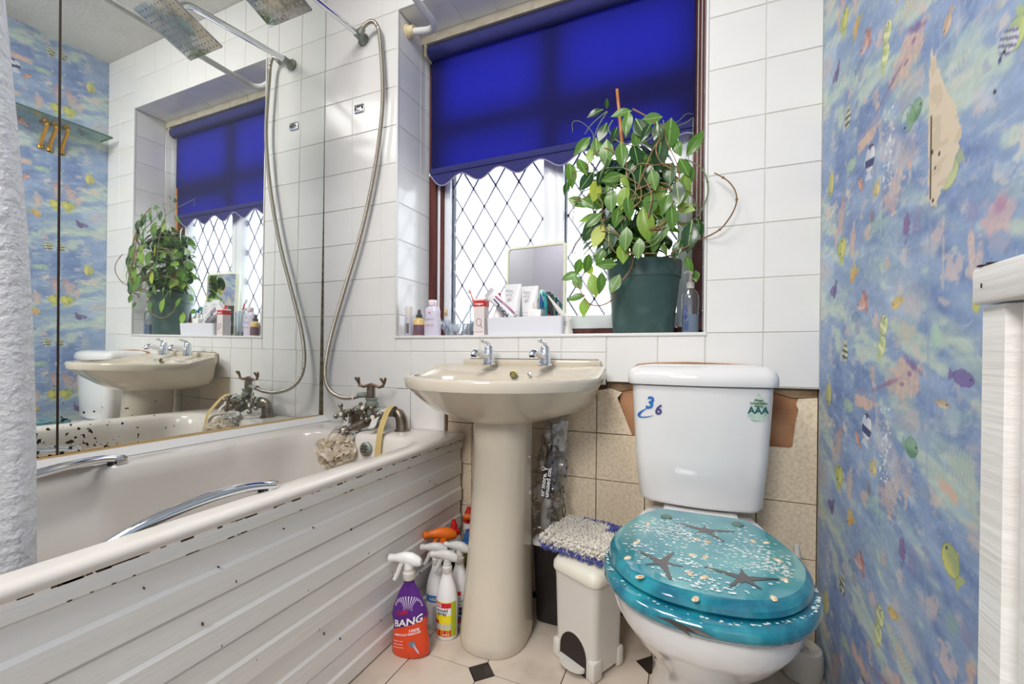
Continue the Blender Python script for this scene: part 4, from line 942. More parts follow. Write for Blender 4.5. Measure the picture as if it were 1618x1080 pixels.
for (px_, py_) in ((1053, 817), (1166, 829)):
    x, y = lidp(px_, py_); MB().lathe([(.012, LTOP - .004), (.012, LTOP + .002), (.009, LTOP + .004), (0, LTOP + .0042)], 16, TR(x, y, 0)).build('hinge_cap', mat('hinge_green', (110, 136, 124), .3, metal=.4), lid)
# one more starfish cast into the front of the seat ring
pts = []
x, y = TXc - .030, -.6895
for (dx, dz) in ((-.045, .0), (-.02, .005), (0, .004), (.02, .005), (.045, -.003), (.02, -.0015), (.006, -.002), (.012, -.008), (-.004, -.003), (-.02, .001)): pts.append((x + dx, dz))
b = MB(); n = len(pts)
def seatface(px2, dz): 
    u = (px2 - TXc) / .178; return Vector((px2, -.509 - (.1868 - .25 * max(0, dz)) * math.sqrt(max(0, 1 - u * u)) - .001, .4105 + dz * 1.15))
b.add([seatface(*p) for p in pts], [tuple(range(n))]); b.build('starfish', STARM, t, ang=0)

# toilet brush in the corner
t = thing('toilet_brush', 'white plastic toilet brush in its holder in the corner behind the toilet', 'toilet brush', (1.700, -.075, 0))
MB().lathe([(.040, 0), (.044, .004), (.048, .03), (.047, .062), (.044, .072), (.037, .076), (.030, .070), (.018, .066), (.018, .060), (0, .060)], 28, TR(1.700, -.075, 0)).build('holder', WPLAST, t)
MB().tube([(1.700, -.075, .06), (1.694, -.078, .20), (1.687, -.082, .315), (1.686, -.083, .330)], [.0065, .0065, .0075, .006], 12).build('handle', WPLAST, t)

# ------------------------------------------------------------------ bins, bath mat, packaging behind the pedestal
t = thing('pedal_bin', 'small white plastic pedal bin with arched pedal opening beside the toilet', 'bin', (1.190, -.235, 0), math.radians(-27.7), local=True)
W2, D2 = .068, .056
def rr_ring(hx_, hy_, r, z): return rrect(-hx_, hx_, -hy_, hy_, r, z, 6, 8)
b = MB().loft([rr_ring(W2 - .002, D2, .018, .012), rr_ring(W2 + .004, D2 + .004, .02, .212), rr_ring(W2 + .006, D2 + .006, .02, .236)], True, True)
b.build('bin_body', WPLAST, t, ang=50)
b = MB()
for x0_, x1_ in ((-W2 - .003, -.047), (.047, W2 + .003)): b.box(x0_, x1_, -D2 - .006, -D2 + .03, 0, .05, .006)
b.box(-W2 - .003, W2 + .003, D2 - .02, D2 + .004, 0, .05, .006); b.build('foot', WPLAST, t)
AW = .044
arch = [(-AW, .0), (-AW, .040)] + [(-AW * math.cos(PI * i / 14), .040 + .050 * math.sin(PI * i / 14)) for i in range(1, 14)] + [(AW, .040), (AW, .0)]
MX = Matrix(((1, 0, 0, 0), (0, 0, 1, -D2 - .0045), (0, 1, 0, .002), (0, 0, 0, 1)))
MB().prism(arch, .004, MX).build('pedal_recess', mat('recess_dark', (40, 30, 28), .6), t)
MB().prism([(x * 1.10, y * 1.04) for x, y in arch], .003, MX @ TR(0, 0, .002)).build('arch_rim', WPLAST, t)
pd = [(.041 * math.cos(PI + PI * i / 12), -.024 * math.sin(PI * i / 12)) for i in range(13)] + [(.041, .02), (-.041, .02)]
MB().prism(pd, .010, TR(0, -D2 - .006, .014)).build('pedal', WPLAST, t)
b = MB().loft([rr_ring(W2 + .009, D2 + .009, .022, .235), rr_ring(W2 + .011, D2 + .011, .024, .239), rr_ring(W2 + .010, D2 + .010, .024, .254), rr_ring(W2 + .002, D2 + .002, .022, .268), rr_ring(W2 - .02, D2 - .02, .02, .272)], True, True)
b.build('bin_lid', CPLAST, t, ang=50)

t = thing('bath_mat', 'folded shaggy white and blue bath mat lying on the pedal bin', 'bath mat', (1.185, -.22, .272))
def matz(x, y): return .262 + .010 * math.sin(9 * x + 2) * math.cos(11 * y)
M0 = TR(1.185, -.185, .019) @ rot('Z', -14)
b = MB()
def slab(hx_, hy_, z0, z1):
    return [[M0 @ p for p in rrect(-hx_ * k, hx_ * k, -hy_ * k, hy_ * k, .02, z, 6, 8)] for k, z in ((.9, z0), (1, z0 + .006), (1, z1 - .008), (.93, z1), (.4, z1 + .004))]
b.loft(slab(.108, .086, .256, .274)).loft(slab(.104, .082, .274, .292)); b.build('folded_backing', mat('mat_white', (226, 222, 212), .95), t)
def pile(name, m, sel, n, seed):
    r_ = random.Random(seed); b = MB(); k = 0
    while k < n:
        u, v_ = r_.uniform(-1, 1), r_.uniform(-1, 1); edge = r_.random() < .42
        if edge:
            if r_.random() < .5: u = math.copysign(1, u)
            else: v_ = math.copysign(1, v_)
            z = r_.uniform(.258, .290); nrm = Vector((u if abs(u) == 1 else 0, v_ if abs(v_) == 1 else 0, r_.uniform(-.3, .4)))
        else: z = .294; nrm = Vector((r_.uniform(-.7, .7), r_.uniform(-.7, .7), 1))
        if not sel(u, v_, z, edge): continue
        if abs(u) > .85 and abs(v_) > .85 and not edge: continue
        p = M0 @ Vector((u * .106, v_ * .084, z)); nrm = (M0.to_3x3() @ nrm).normalized() + Vector((r_.uniform(-.4, .4), r_.uniform(-.4, .4), r_.uniform(-.3, .2)))
        q = p + nrm.normalized() * r_.uniform(.006, .013); mid = (p + q) / 2 + Vector((r_.uniform(-.003, .003), r_.uniform(-.003, .003), .0015))
        b.tube([p, mid, q], [.0019, .0017, .0008], 4, False); k += 1
    return stuff(b.build(name, m, t, ang=180))
blue = lambda u, v_, z, e: (e and z < .274 and v_ < .2) or (not e and u > .25 and v_ > .30) or (not e and v_ > .86 and u > -.6) or (e and v_ == 1 and u > -.75)
pile('white_pile', mat('mat_pile_white', (236, 231, 220), .95), lambda *a: not blue(*a), 4200, 5); pile('blue_pile', mat('mat_pile_blue', (98, 104, 176), .95), blue, 1300, 6)

t = thing('waste_bin', 'narrow black bin standing behind the pedestal, beside the white pedal bin', 'bin', (1.049, -.092, 0))
b = MB().loft([[TR(1.049, -.092, 0) @ p for p in rr_ring(a_, c_, .02, z)] for a_, c_, z in ((.040, .042, 0), (.043, .046, .004), (.052, .058, .232), (.054, .060, .236), (.050, .056, .236), (.042, .046, .06))], True, True); b.build('bin_body', BLACKP, t, ang=50)
MB().loft([[TR(1.049, -.092, 0) @ p for p in rr_ring(a_, c_, .022, z)] for a_, c_, z in ((.050, .056, .236), (.056, .062, .237), (.056, .062, .246), (.052, .058, .248))], True, True).build('rim', WPLAST, t)
t = thing('brush_packet', 'clear plastic packet with black print leaning on the beige tiles behind the pedestal', 'packet', (1.02, -.06, .249))
A_, B_ = Vector((1.015, -.085, .250)), Vector((1.040, -.040, .604))
ax = (B_ - A_).normalized(); ux = Vector((1, 0, 0)); ux = (ux - ax * ux.dot(ax)).normalized(); uy = ax.cross(ux)
def film(R, z0, z1, seed, n=26, m=40, rag=.010, flat=.55):
    rings = []
    for j in range(m + 1):
        f_ = z0 + (z1 - z0) * j / m; c = A_.lerp(B_, f_); ring = []
        for i in range(n):
            a = 2 * PI * i / n; q = mnoise.noise(Vector((3 * math.cos(a), 3 * math.sin(a) + seed, f_ * 9))); q2 = mnoise.noise(Vector((9 * math.cos(a), 9 * math.sin(a) + seed, f_ * 26)))
            r_ = (R(f_) if callable(R) else R) + rag * q + rag * .5 * q2
            ring.append(c + ux * r_ * math.cos(a) + uy * r_ * flat * math.sin(a))
        rings.append(ring)
    return MB().loft(rings, True, True)
film(lambda f_: .030 + .020 * (1 - f_) ** 1.5 + .012 * math.sin(PI * f_), 0, 1.0, 1, 30, 54, .016, .5).build('film', CLEAR, t, ang=25)
film(lambda f_: .013 + .003 * math.sin(9 * f_), .03, .95, 4, 16, 30, .003, .8).build('paper_core', mat('grey_core', (176, 172, 166), .5), t, ang=40)
MB().tube([A_.lerp(B_, .72) + ux * .018 - uy * -.012, A_.lerp(B_, .99) + ux * .022 + uy * .012], [.016, .015], 12).build('plastic_cover', mat('milky_plastic', (214, 212, 208), .25), t)
film(lambda f_: .021 + .003 * math.sin(14 * f_), .30, .76, 9, 22, 26, .008, .75).build('printed_sleeve', mat('sleeve_black', (34, 26, 30), .2, rgb2=(70, 60, 64), scale=50), t, ang=25)
b = MB()
for k, s_ in enumerate(('unused col.', 'or more. V')):
    b.text(s_, .020, lambda x, y: A_.lerp(B_, .33) + ax * x - ux * (y - .006 + .014 * k - .004) + uy * .0 + Vector((0, -.030, 0)), True, 0, 'LEFT')
b.build('sleeve_lettering', WPRINT, t, ang=0)
b = MB(); b.add(*ribbon([A_.lerp(B_, .06) + ux * .035, A_.lerp(B_, .2) + ux * .058 + uy * .01, A_.lerp(B_, .38) + ux * .038, A_.lerp(B_, .46) + ux * .028], (.35, -.8, .2), .030)); b.build('foil_flap', SILVER, t, ang=180)

# ------------------------------------------------------------------ cleaning bottles on the floor beside the bath
def prof_r(prof, z):
    for (r0, z0), (r1, z1) in zip(prof, prof[1:]):
        if z0 <= z <= z1: return r0 + (r1 - r0) * (z - z0) / max(z1 - z0, 1e-9)
    return prof[-1][0]
def wrapper(prof, sx, sy, off=.0007, phi0=-PI / 2):
    """(arc offset in metres, height) -> point on the bottle skin, facing local -y"""
    def fn(x, z):
        r = prof_r(prof, z); a = phi0 + x / max((sx + sy) / 2 * r, 1e-4)
        return Vector(((r * sx + off) * math.cos(a), (r * sy + off) * math.sin(a), z))
    return fn
def trigger(t, z, m, mirror=1, k=1.0, collar=WPLAST, mt=None):
    """spray head whose nozzle points along local -x"""
    b = MB().lathe([(.0145 * k, z), (.0155 * k, z + .002), (.0155 * k, z + .018 * k), (.0125 * k, z + .020 * k), (.0125 * k, z + .030 * k), (0, z + .030 * k)], 18); b.build('collar', collar, t)
    s = -mirror; b = MB(); rings = []
    for x, zc, hy_, hz in ((.034, .044, .007, .008), (.026, .046, .011, .0135), (.010, .050, .0125, .017), (-.010, .053, .0125, .0155), (-.026, .053, .0105, .0115), (-.040, .052, .0085, .0085), (-.043, .052, .010, .010), (-.053, .051, .010, .010), (-.055, .051, .006, .006)):
        rings.append([Vector((-s * x * k, hy_ * k * math.cos(a), z + zc * k + hz * k * math.sin(a))) for a in [2 * PI * i / 14 for i in range(14)]])
    b.loft(rings); b.lathe([(.0115 * k, z + .028 * k), (.011 * k, z + .045 * k)], 14, TR(0, 0, 0)); b.build('spray_head', m, t)
    tp = smooth([(s * .016 * k, 0, z + .043 * k), (s * .024 * k, 0, z + .030 * k), (s * .030 * k, 0, z + .014 * k), (s * .040 * k, 0, z - .004 * k)], 4)
    vs = MB(); rr = [.0062 * k] * len(tp); vs.tube(tp, rr, 8); vs.build('trigger', mt or m, t)
LBLW = mat('label_white', (236, 236, 236), .35); LBLB = mat('label_blue', (44, 120, 190), .35); SHWHITE = mat('bottle_white', (236, 235, 233), .3)
# 1: purple and orange limescale remover
pr1 = [(.049, 0), (.053, .004), (.052, .03), (.046, .075), (.051, .105), (.046, .125), (.029, .165), (.0165, .185), (.0145, .192), (.0145, .20)]
t = thing('spray_bottle', 'purple and orange limescale remover spray bottle leaning against the bath panel', 'bottle', (.744, -.398, 0.0), math.radians(13), local=True, group='spray bottles by the bath panel')
OR2 = mat('bottle_orange', (224, 74, 34), .25); 
MB().m(0).lathe([(r, z) for r, z in pr1 if z <= .03] + [(prof_r(pr1, .06), .06)], 32, None, 1, .55, True, False).m(1).lathe([(prof_r(pr1, .06), .06)] + [(r, z) for r, z in pr1 if z > .06], 32, None, 1, .55, False, True).build('bottle_body', [OR2, PURPLE], t, ang=60)
W = wrapper(pr1, 1, .55); W3 = wrapper(pr1, 1, .55, .0016)
b = MB()
def diag(u, v): x = -.056 + .112 * u; lo = .058; hi = .060 + .050 * u; return W(x, lo + (hi - lo) * v)
b.m(0).patch(diag, 16, 3)
b.m(1).text('BANG', .027, lambda x, y: W3(x * .92 + .003, .088 + y + x * .28), True, .1)
b.m(2).text('Cillit', .013, lambda x, y: W3(x - .008, .116 + y + x * .28), True, .1)
b.m(1).text('100%', .011, lambda x, y: W3(x + .016, .071 + y + x * .2), True).text('LIMESCALE REMOVER', .0065, lambda x, y: W3(x, .061 + y + x * .2), True)
for k, s_ in enumerate(('Superior rust', 'and limescale', 'Powerful shine')): b.m(1).text(s_, .0048, lambda x, y: W3(x - .034, .040 - .008 * k + y + x * .15), False, 0, 'LEFT')
for k in range(15):
    a = -1.3 + 2.6 * k / 14 + PI / 2
    p0, p1 = (.006 * math.cos(a), .124 + .004 * math.sin(a)), (.036 * math.cos(a), .126 + .034 * math.sin(a)); nx, ny = -math.sin(a) * .0016, math.cos(a) * .0016
    b.m(3).add([W3(p0[0] + .004, p0[1]), W3(p1[0] + .004 + nx, p1[1] + ny), W3(p1[0] + .004 - nx, p1[1] - ny)], [(0, 1, 2)])
b.m(4).add([W3(.012 + .008 * math.cos(2 * PI * i / 14), .040 + .008 * math.sin(2 * PI * i / 14)) for i in range(14)], [tuple(range(14))]).m(3).patch(lambda u, v: W3(.012 + .012 * u + .003 * v, .038 - .024 * u + .003 * v), 4, 1)
b.build('printed_label', [OR2, WPRINT, RED, mat('pale_violet', (206, 190, 220), .4), GREYPR], t, ang=0)
trigger(t, .198, SHWHITE, 1, 1.05)
t.rotation_euler = (0, math.radians(-2), math.radians(13))
# white bottles with round shoulders
pr2 = [(.0285, 0), (.031, .004), (.031, .095), (.0305, .112), (.025, .140), (.0165, .166), (.0140, .175), (.0140, .185)]
def white_bottle(label, loc, rz, kind):
    t = thing('spray_bottle', label, 'bottle', loc, math.radians(rz), local=True, group='spray bottles by the bath panel')
    MB().lathe(pr2, 28, None, 1, .86).build('bottle_body', SHWHITE, t, ang=60)
    W = wrapper(pr2, 1, .86); b = MB()
    pt = lambda x0, x1, z0, z1, mi: b.m(mi).patch(lambda u, v: W(x0 + (x1 - x0) * u, z0 + (z1 - z0) * v), 12, 2)
    W2_ = wrapper(pr2, 1, .86, .0012)
    if kind == 'mould':
        pt(-.030, .034, .012, .108, 4); pt(.018, .034, .012, .108, 5); pt(-.030, .018, .012, .030, 2); pt(-.030, .018, .092, .106, 2); pt(-.030, .018, .072, .092, 0); pt(-.030, .018, .048, .066, 1); pt(-.030, .018, .031, .047, 3)
        b.m(0).text('HG', .014, lambda x, y: W2_(x - .018, .0945 + y), True, .2); b.m(6).text('mould', .0125, lambda x, y: W2_(x - .007, .0815 + y), True, .1).text('spray', .0125, lambda x, y: W2_(x - .007, .0725 + y), True, .1)
        b.m(2).patch(lambda u, v: W2_(-.029 + .014 * u, .046 + .010 * v), 4, 2)
        b.m(0).text('500 ml', .006, lambda x, y: W2_(x + .006, .016 + y), True)
    elif kind == 'window':
        pt(-.030, .030, .016, .106, 0); pt(-.030, .030, .016, .036, 1); pt(.002, .030, .016, .026, 2); pt(-.022, .014, .096, .108, 2)
        b.m(0).text('HG', .013, lambda x, y: W2_(x - .006, .0975 + y), True, .2)
        for k, s_ in enumerate(('UPVC', "'powerful'", 'cleaner')): b.m(7).text(s_, .0085, lambda x, y: W2_(x + .002, .086 - .0085 * k + y), True)
        pt(-.012, .018, .038, .064, 3)
        for i in range(3):
            for j in range(2): b.m(6).patch(lambda u, v: W2_(-.009 + i * .009 + .007 * u, .040 + j * .012 + .010 * v), 2, 1)
    else:
        pt(-.030, .030, .014, .106, 0); pt(-.030, .030, .080, .100, 1); pt(-.005, .030, .014, .070, 3); pt(.012, .030, .020, .060, 1)
        b.m(0).text('HG', .013, lambda x, y: W2_(x - .006, .085 + y), True, .2)
    b.build('printed_label', [LBLW, YELLOW if kind == 'mould' else LBLB, RED, mat('label_grey', (190, 194, 200), .4), YELLOW, GREEN, BLACK, GREYPR], t, ang=0)
    trigger(t, .182, mat('frosted_head', (222, 220, 216), .3, transl=.2), 1, .92)
    return t
white_bottle('white mould spray bottle with yellow and red label', (.796, -.300, 0), 14, 'mould')
white_bottle('white spray bottle with blue and red window cleaner label, beside the pedestal', (.800, -.236, 0), 8, 'window')
white_bottle('white spray bottle with blue label behind the purple bottle', (.742, -.270, 0), 20, 'blue')
# bottles further back
pr3 = [(.026, 0), (.028, .004), (.028, .13), (.024, .155), (.0145, .180), (.0145, .188)]
t = thing('spray_bottle', 'dark bottle with an orange trigger head behind the white bottles', 'bottle', (.726, -.206, 0), math.radians(38), local=True, group='spray bottles by the bath panel')
MB().lathe(pr3, 24, None, 1, .8).build('bottle_body', mat('smoky_plastic', (60, 48, 48), .2), t, ang=60); trigger(t, .186, ORANGE, 1, 1.15, mat('clear_collar', (190, 176, 166), .2))
def squeezy(label, loc, rz, tilt, mb_, mc, prof, capr=.011, mlab=None):
    t = thing('cleaner_bottle', label, 'bottle', loc, math.radians(rz), local=True)
    Mt = rot('Y', tilt)
    MB().lathe(prof, 24, Mt, 1, .75).build('bottle_body', mb_, t, ang=60)
    zt_ = prof[-1][1]
    MB().lathe([(capr * 1.5, zt_ - .004), (capr * 1.55, zt_ + .010), (capr * 1.1, zt_ + .014), (capr * 1.05, zt_ + .026), (capr * .7, zt_ + .034), (capr * .6, zt_ + .044), (0, zt_ + .045)], 18, Mt).build('cap', mc, t)
    if mlab:
        W = wrapper(prof, 1, .75); MB().patch(lambda u, v: Mt @ W(-.04 + .08 * u, .05 + .11 * v), 12, 3).build('printed_label', mlab, t, ang=0)
    return t
pr4 = [(.028, 0), (.031, .004), (.031, .15), (.028, .185), (.017, .222), (.014, .230)]
squeezy('white toilet cleaner bottle with a red nozzle cap and dark label', (.748, -.128, 0), 5, -7, SHWHITE, RED, [(r, z * .95) for r, z in pr4], .011, mat('label_dark', (46, 34, 52), .3))
squeezy('white bottle with a red screw cap in the corner by the wall', (.726, -.042, 0), 0, 0, SHWHITE, RED, [(r * .9, z) for r, z in pr4], .014)
t = thing('spray_bottle', 'spray bottle with orange head half hidden behind the pedestal, by the wall', 'bottle', (.788, -.072, 0), math.radians(4), local=True, group='spray bottles by the bath panel')
MB().lathe([(r * .95, z * 1.06) for r, z in pr3], 24, None, 1, .8).build('bottle_body', SHWHITE, t, ang=60); trigger(t, .198, ORANGE, 1, 1.1)
squeezy('blue capped bottle touching the pedestal near the wall', (.797, -.178, 0), 0, 0, mat('olive_bottle', (120, 110, 50), .3), BLUEP, [(r * .72, z * .93) for r, z in pr4], .013)

# ------------------------------------------------------------------ things on the window sill
SZ = SILL + .0006
def span(pl, pr, Y, py=510): a = at(pl, py, Y=Y); c = at(pr, py, Y=Y); return (a.x + c.x) / 2, (c.x - a.x) / 2
def hgt(px_, py_, Y): return at(px_, py_, Y=Y).z - SZ
def flat_text(b, s_, size, x, y, z, bold=False, ang=0.0, align='CENTER'):
    ca, sa = math.cos(ang), math.sin(ang)
    return b.text(s_, size, lambda u, v: Vector((x + u * ca - v * sa, y, z + u * sa + v * ca)), bold, 0, align)
# hair spray can
Y = .035; x, r = span(641, 652, Y); h = hgt(647, 484, Y)
t = thing('spray_can', 'slim white capped spray can with grey printed base at the end of the sill', 'can', (x, Y, SZ))
MB().lathe([(r * .96, SZ), (r, SZ + .003), (r, SZ + h * .62), (r * .93, SZ + h * .66), (0, SZ + h * .66)], 22, TR(x, Y, 0)).build('can_body', mat('grey_can', (188, 186, 196), .3), t)
MB().lathe([(r * .97, SZ + h * .64), (r * .97, SZ + h * .95), (r * .85, SZ + h), (0, SZ + h)], 22, TR(x, Y, 0)).build('cap', WPLAST, t)
b = MB()
for k in range(7): b.box(x - .001 + k * .0016, x - .0004 + k * .0016 + (k % 3) * .0004, Y - r - .0008, Y - r + .0015, SZ + .012, SZ + .05)
for k in range(5): b.box(x - r * .6, x - r * .25, Y - r - .0004, Y - r * .7, SZ + .010 + k * .009, SZ + .013 + k * .009)
b.build('barcode_print', GREYPR, t, ang=0)
# dropper bottle
Y = .03; x, r = span(655, 670, Y); h = hgt(662, 489, Y)
t = thing('dropper_bottle', 'small brown labelled dropper bottle with black rubber bulb on the sill', 'bottle', (x, Y, SZ))
MB().lathe([(r * .95, SZ), (r, SZ + .002), (r, SZ + h * .56), (r * .9, SZ + h * .62), (r * .5, SZ + h * .68), (r * .5, SZ + h * .72), (0, SZ + h * .72)], 22, TR(x, Y, 0)).build('bottle_body', mat('amber_oil', (226, 196, 130), .2), t)
MB().lathe([(r * 1.02, SZ + .004), (r * 1.02, SZ + h * .42)], 22, TR(x, Y, 0), 1, 1, False, False).build('label_band', mat('mauve_label', (126, 92, 104), .4, rgb2=(104, 78, 96), scale=50), t)
MB().lathe([(r * .56, SZ + h * .69), (r * .56, SZ + h * .80), (r * .34, SZ + h * .82), (r * .28, SZ + h * .96), (r * .16, SZ + h), (0, SZ + h)], 16, TR(x, Y, 0)).build('dropper_bulb', mat('rubber_grey', (64, 66, 72), .5), t)
# baby oil bottle
Y = .04; x, r = span(671, 696, Y); h = hgt(683, 474, Y)
t = thing('lotion_bottle', 'clear white oil bottle with pink label and pale cap on the sill', 'bottle', (x, Y, SZ))
prf = [(r * .97, 0), (r, .004), (r, h * .40), (r * .88, h * .56), (r * .92, h * .68), (r * .80, h * .78), (r * .42, h * .84), (r * .42, h * .86)]
MB().lathe([(a, SZ + z) for a, z in prf], 28, TR(x, Y, 0), 1, .6).build('bottle_body', mat('milky_bottle', (232, 228, 240), .15, transl=.3), t, ang=60)
MB().lathe([(r * .40, SZ + h * .84), (r * .44, SZ + h * .86), (r * .44, SZ + h * .985), (r * .40, SZ + h), (0, SZ + h)], 20, TR(x, Y, 0)).build('cap', mat('pale_pink_cap', (240, 222, 228), .35), t)
b = MB().m(0); PKT = mat('pink_print', (226, 110, 130), .5)
flat_text(b, "Johnson's", r * .32, x, Y - r * .6 - .001, SZ + h * .44); b.m(1); flat_text(b, 'baby oil', r * .30, x, Y - r * .61 - .001, SZ + h * .28)
b.add([(x + .004 * math.cos(a), Y - r * .60, SZ + h * .64 + .004 * math.sin(a)) for a in [2 * PI * i / 12 for i in range(12)]], [tuple(range(12))]); b.build('label_print', [GREYPR, PKT], t, ang=0)
# glass dish, tumbler and toothbrush
Y = .13; x, r = span(699, 748, Y); h = hgt(720, 509, Y) + .004
t = thing('glass_dish', 'clear cut-glass dish lying low on the sill beside the oil bottle', 'dish', (x, Y, SZ))
MB().lathe([(r * .5, SZ), (r * .62, SZ + .003), (r * .85, SZ + h * .5), (r, SZ + h), (r * .94, SZ + h), (r * .8, SZ + h * .5), (r * .5, SZ + .006), (0, SZ + .006)], 24, TR(x, Y, 0)).build('dish_bowl', CLEARB, t, ang=20)
b = MB()
for k in range(12): a = 2 * PI * k / 12; b.tube([(x + r * .66 * math.cos(a), Y + r * .66 * math.sin(a), SZ + .006), (x + r * .9 * math.cos(a + .2), Y + r * .9 * math.sin(a + .2), SZ + h * .8)], .0022, 5)
b.build('cut_ribs', mat('glass_rib', (236, 238, 244), .1, transl=.5), t)
Y = .10; x, r = span(742, 764, Y); h = hgt(750, 479, Y)
t = thing('tumbler', 'clear plastic tumbler behind the toothpaste carton, holding a toothbrush', 'tumbler', (x, Y, SZ))
MB().lathe([(r * .82, SZ), (r, SZ + h), (r * .95, SZ + h), (r * .78, SZ + .004), (0, SZ + .004)], 24, TR(x, Y, 0)).build('tumbler_wall', CLEARB, t)
t = thing('toothbrush', 'white and red toothbrush standing in the clear tumbler', 'toothbrush', (x, Y, SZ + .006))
p0 = Vector((x + .006, Y, SZ + .006)); p1 = at(748, 476, Y=Y); p2 = at(742, 458, Y=Y)
MB().tube([p0, p1], [.0045, .004], 8).build('handle', WPLAST, t); MB().tube([p1, p1.lerp(p2, .6), p2], [.004, .003, .003], 8).build('neck', RED, t)
d_ = (p2 - p1).normalized(); MB().box(-.006, .006, -.010, -.001, -.012, .012, .002, M=Matrix.Translation(p2) @ d_.to_track_quat('Z', 'Y').to_matrix().to_4x4()).build('bristles', WPRINT, t)
# toothpaste carton
Y = .045; x, r = span(752, 769, Y); h = hgt(760, 472, Y)
t = thing('toothpaste_carton', 'upright toothpaste carton with red band at the end of white tray', 'carton', (x, Y, SZ))
cb_ = MB().box(x - r, x + r, Y - .02, Y + .02, SZ, SZ + h, .001).build('carton', mat('pearl_card', (226, 216, 214), .4), t, ang=20)
MB().box(x - r - .0004, x + r + .0004, Y - .0206, Y + .0206, SZ + h * .78, SZ + h * .94).build('red_band', RED, t, ang=0)
b = MB().m(0); flat_text(b, 'Colgate', r * .50, x, Y - .0215, SZ + h * .825, True)
b.m(1); b.tube([(x + r * .45 * math.cos(a), Y - .0208, SZ + h * .36 + r * .6 * math.sin(a)) for a in [2 * PI * i / 20 for i in range(21)]], .0012, 5)
b.tube([(x + r * .3, Y - .0208, SZ + h * .30), (x + r * .6, Y - .0208, SZ + h * .2)], .0014, 5); b.box(x - r * .8, x + r * .8, Y - .0206, Y - .02, SZ + h * .09, SZ + h * .1); b.build('carton_print', [WPRINT, mat('mauve_print', (170, 140, 150), .5)], t, ang=0)
# white tray
TY0, TY1 = .012, .10; xl = at(768, 512, Y=TY0).x; xr = at(889, 512, Y=TY0).x; th_ = hgt(830, 500, TY0)
t = thing('storage_tray', 'open white plastic tray full of toiletries in the middle of the sill', 'tray', ((xl + xr) / 2, .06, SZ))
rg = lambda e, z: rrect(xl - e, xr + e, TY0 - e, TY1 + e, .010, z, 6, 6)
MB().loft([rg(-.006, SZ), rg(-.003, SZ + .002), rg(.0, SZ + th_), rg(-.003, SZ + th_), rg(-.007, SZ + .004)], True, True).build('tray_shell', mat('tray_white', (224, 225, 232), .3), t)
IN = SZ + .0045
def tube_pack(name, label, cat, px0, px1, ptop, Y, m, group=None, tilt=0):
    x, r = span(px0, px1, Y, 480); h = hgt((px0 + px1) / 2, ptop, Y) - .004
    t = thing(name, label, cat, (x, Y, IN), group=group)
    rings = []
    for f_, wx, wy in ((0, .72, .62), (.03, .76, .66), (.3, .86, .6), (.7, .96, .34), (.96, 1, .06), (1, 1, .05)):
        rings.append([Vector((x + r * wx * math.copysign(abs(math.cos(a)) ** .8, math.cos(a)), Y + r * wy * math.sin(a), IN + h * f_)) for a in [2 * PI * i / 20 for i in range(20)]])
    MB().loft(rings).build('tube_body', m, t, ang=40)
    return t, x, r, h
for px0, px1, pt_, lab in ((797, 824, 449, 'white dotted cream tube standing in tray, nearer the toothpaste'), (824, 851, 452, 'white dotted cream tube standing in tray, nearer the plant')):
    t, x, r, h = tube_pack('cream_tube', lab, 'tube', px0, px1, pt_, .072, mat('tube_white', (226, 226, 228), .35), 'dotted cream tubes in the tray')
    b = MB().m(0)
    for k, s_ in enumerate(('Aloe', 'vera', 'gel')): flat_text(b, s_, r * .42, x - r * .25, .0675 - r * .3 - .004 + .001 * k - .0045 * 0 + (k == 0) * .004, IN + h * (.84 - .085 * k))
    for i in range(8):
        for j in range(6):
            f_ = .14 + .06 * j; yy = .072 - r * (.6 - .26 * max(0, (f_ - .3) / .4)) - .0005; u_ = (i - 3.5) / 3.5 * .72
            yy = .072 - (.072 - yy) * math.sqrt(1 - u_ * u_ * .8); s_ = .0013 * (1.2 - f_)
            b.m(1).add([(x + u_ * r - s_, yy, IN + h * f_ - s_), (x + u_ * r + s_, yy, IN + h * f_ - s_), (x + u_ * r + s_, yy, IN + h * f_ + s_), (x + u_ * r - s_, yy, IN + h * f_ + s_)], [(0, 1, 2, 3)])
    b.build('tube_print', [GREYPR, mat('slate_print', (90, 104, 120), .5)], t, ang=0)
# toothpaste tube lying across
t = thing('toothpaste_tube', 'slanting white toothpaste tube with purple stripe and grey crimp in tray', 'tube', tuple(at(800, 490, Y=.035)))
a0 = at(774, 464, Y=.05); a1 = at(812, 502, Y=.035); ax_ = (a1 - a0).normalized(); up_ = Vector((0, -1, 0)); side_ = ax_.cross(up_).normalized()
def tube_ring(f_, wx, wy): c = a0.lerp(a1, f_); return [c + side_ * wx * math.cos(a) + up_ * wy * math.sin(a) for a in [2 * PI * i / 18 for i in range(18)]]
tb_ = MB().loft([tube_ring(f_, wx, wy) for f_, wx, wy in ((.02, .022, .002), (.2, .021, .007), (.5, .019, .012), (.95, .016, .015), (1, .012, .012))]).build('tube_body', mat('tube_white', (226, 226, 228)), t)
MB().loft([tube_ring(f_, .0225, .0022) for f_ in (-.10, .20)]).build('crimp', mat('crimp_grey', (190, 188, 192), .35), t)
b = MB()
def on_tube(f_, u): c = a0.lerp(a1, f_); return c + side_ * .021 * u + up_ * (.0135 * math.sqrt(max(0, 1 - u * u)) * min(1, f_ * 1.6 + .2) + .002)
b.m(0).patch(lambda u, v: on_tube(.2 + .75 * u, -.75 + .18 * v + .25 * (1 - u) ** 2), 10, 1).m(1).patch(lambda u, v: on_tube(.22 + .26 * u, -.05 + .2 * v), 6, 1).m(2).patch(lambda u, v: on_tube(.2 + .75 * u, -.85 + .08 * v + .25 * (1 - u) ** 2), 10, 1)
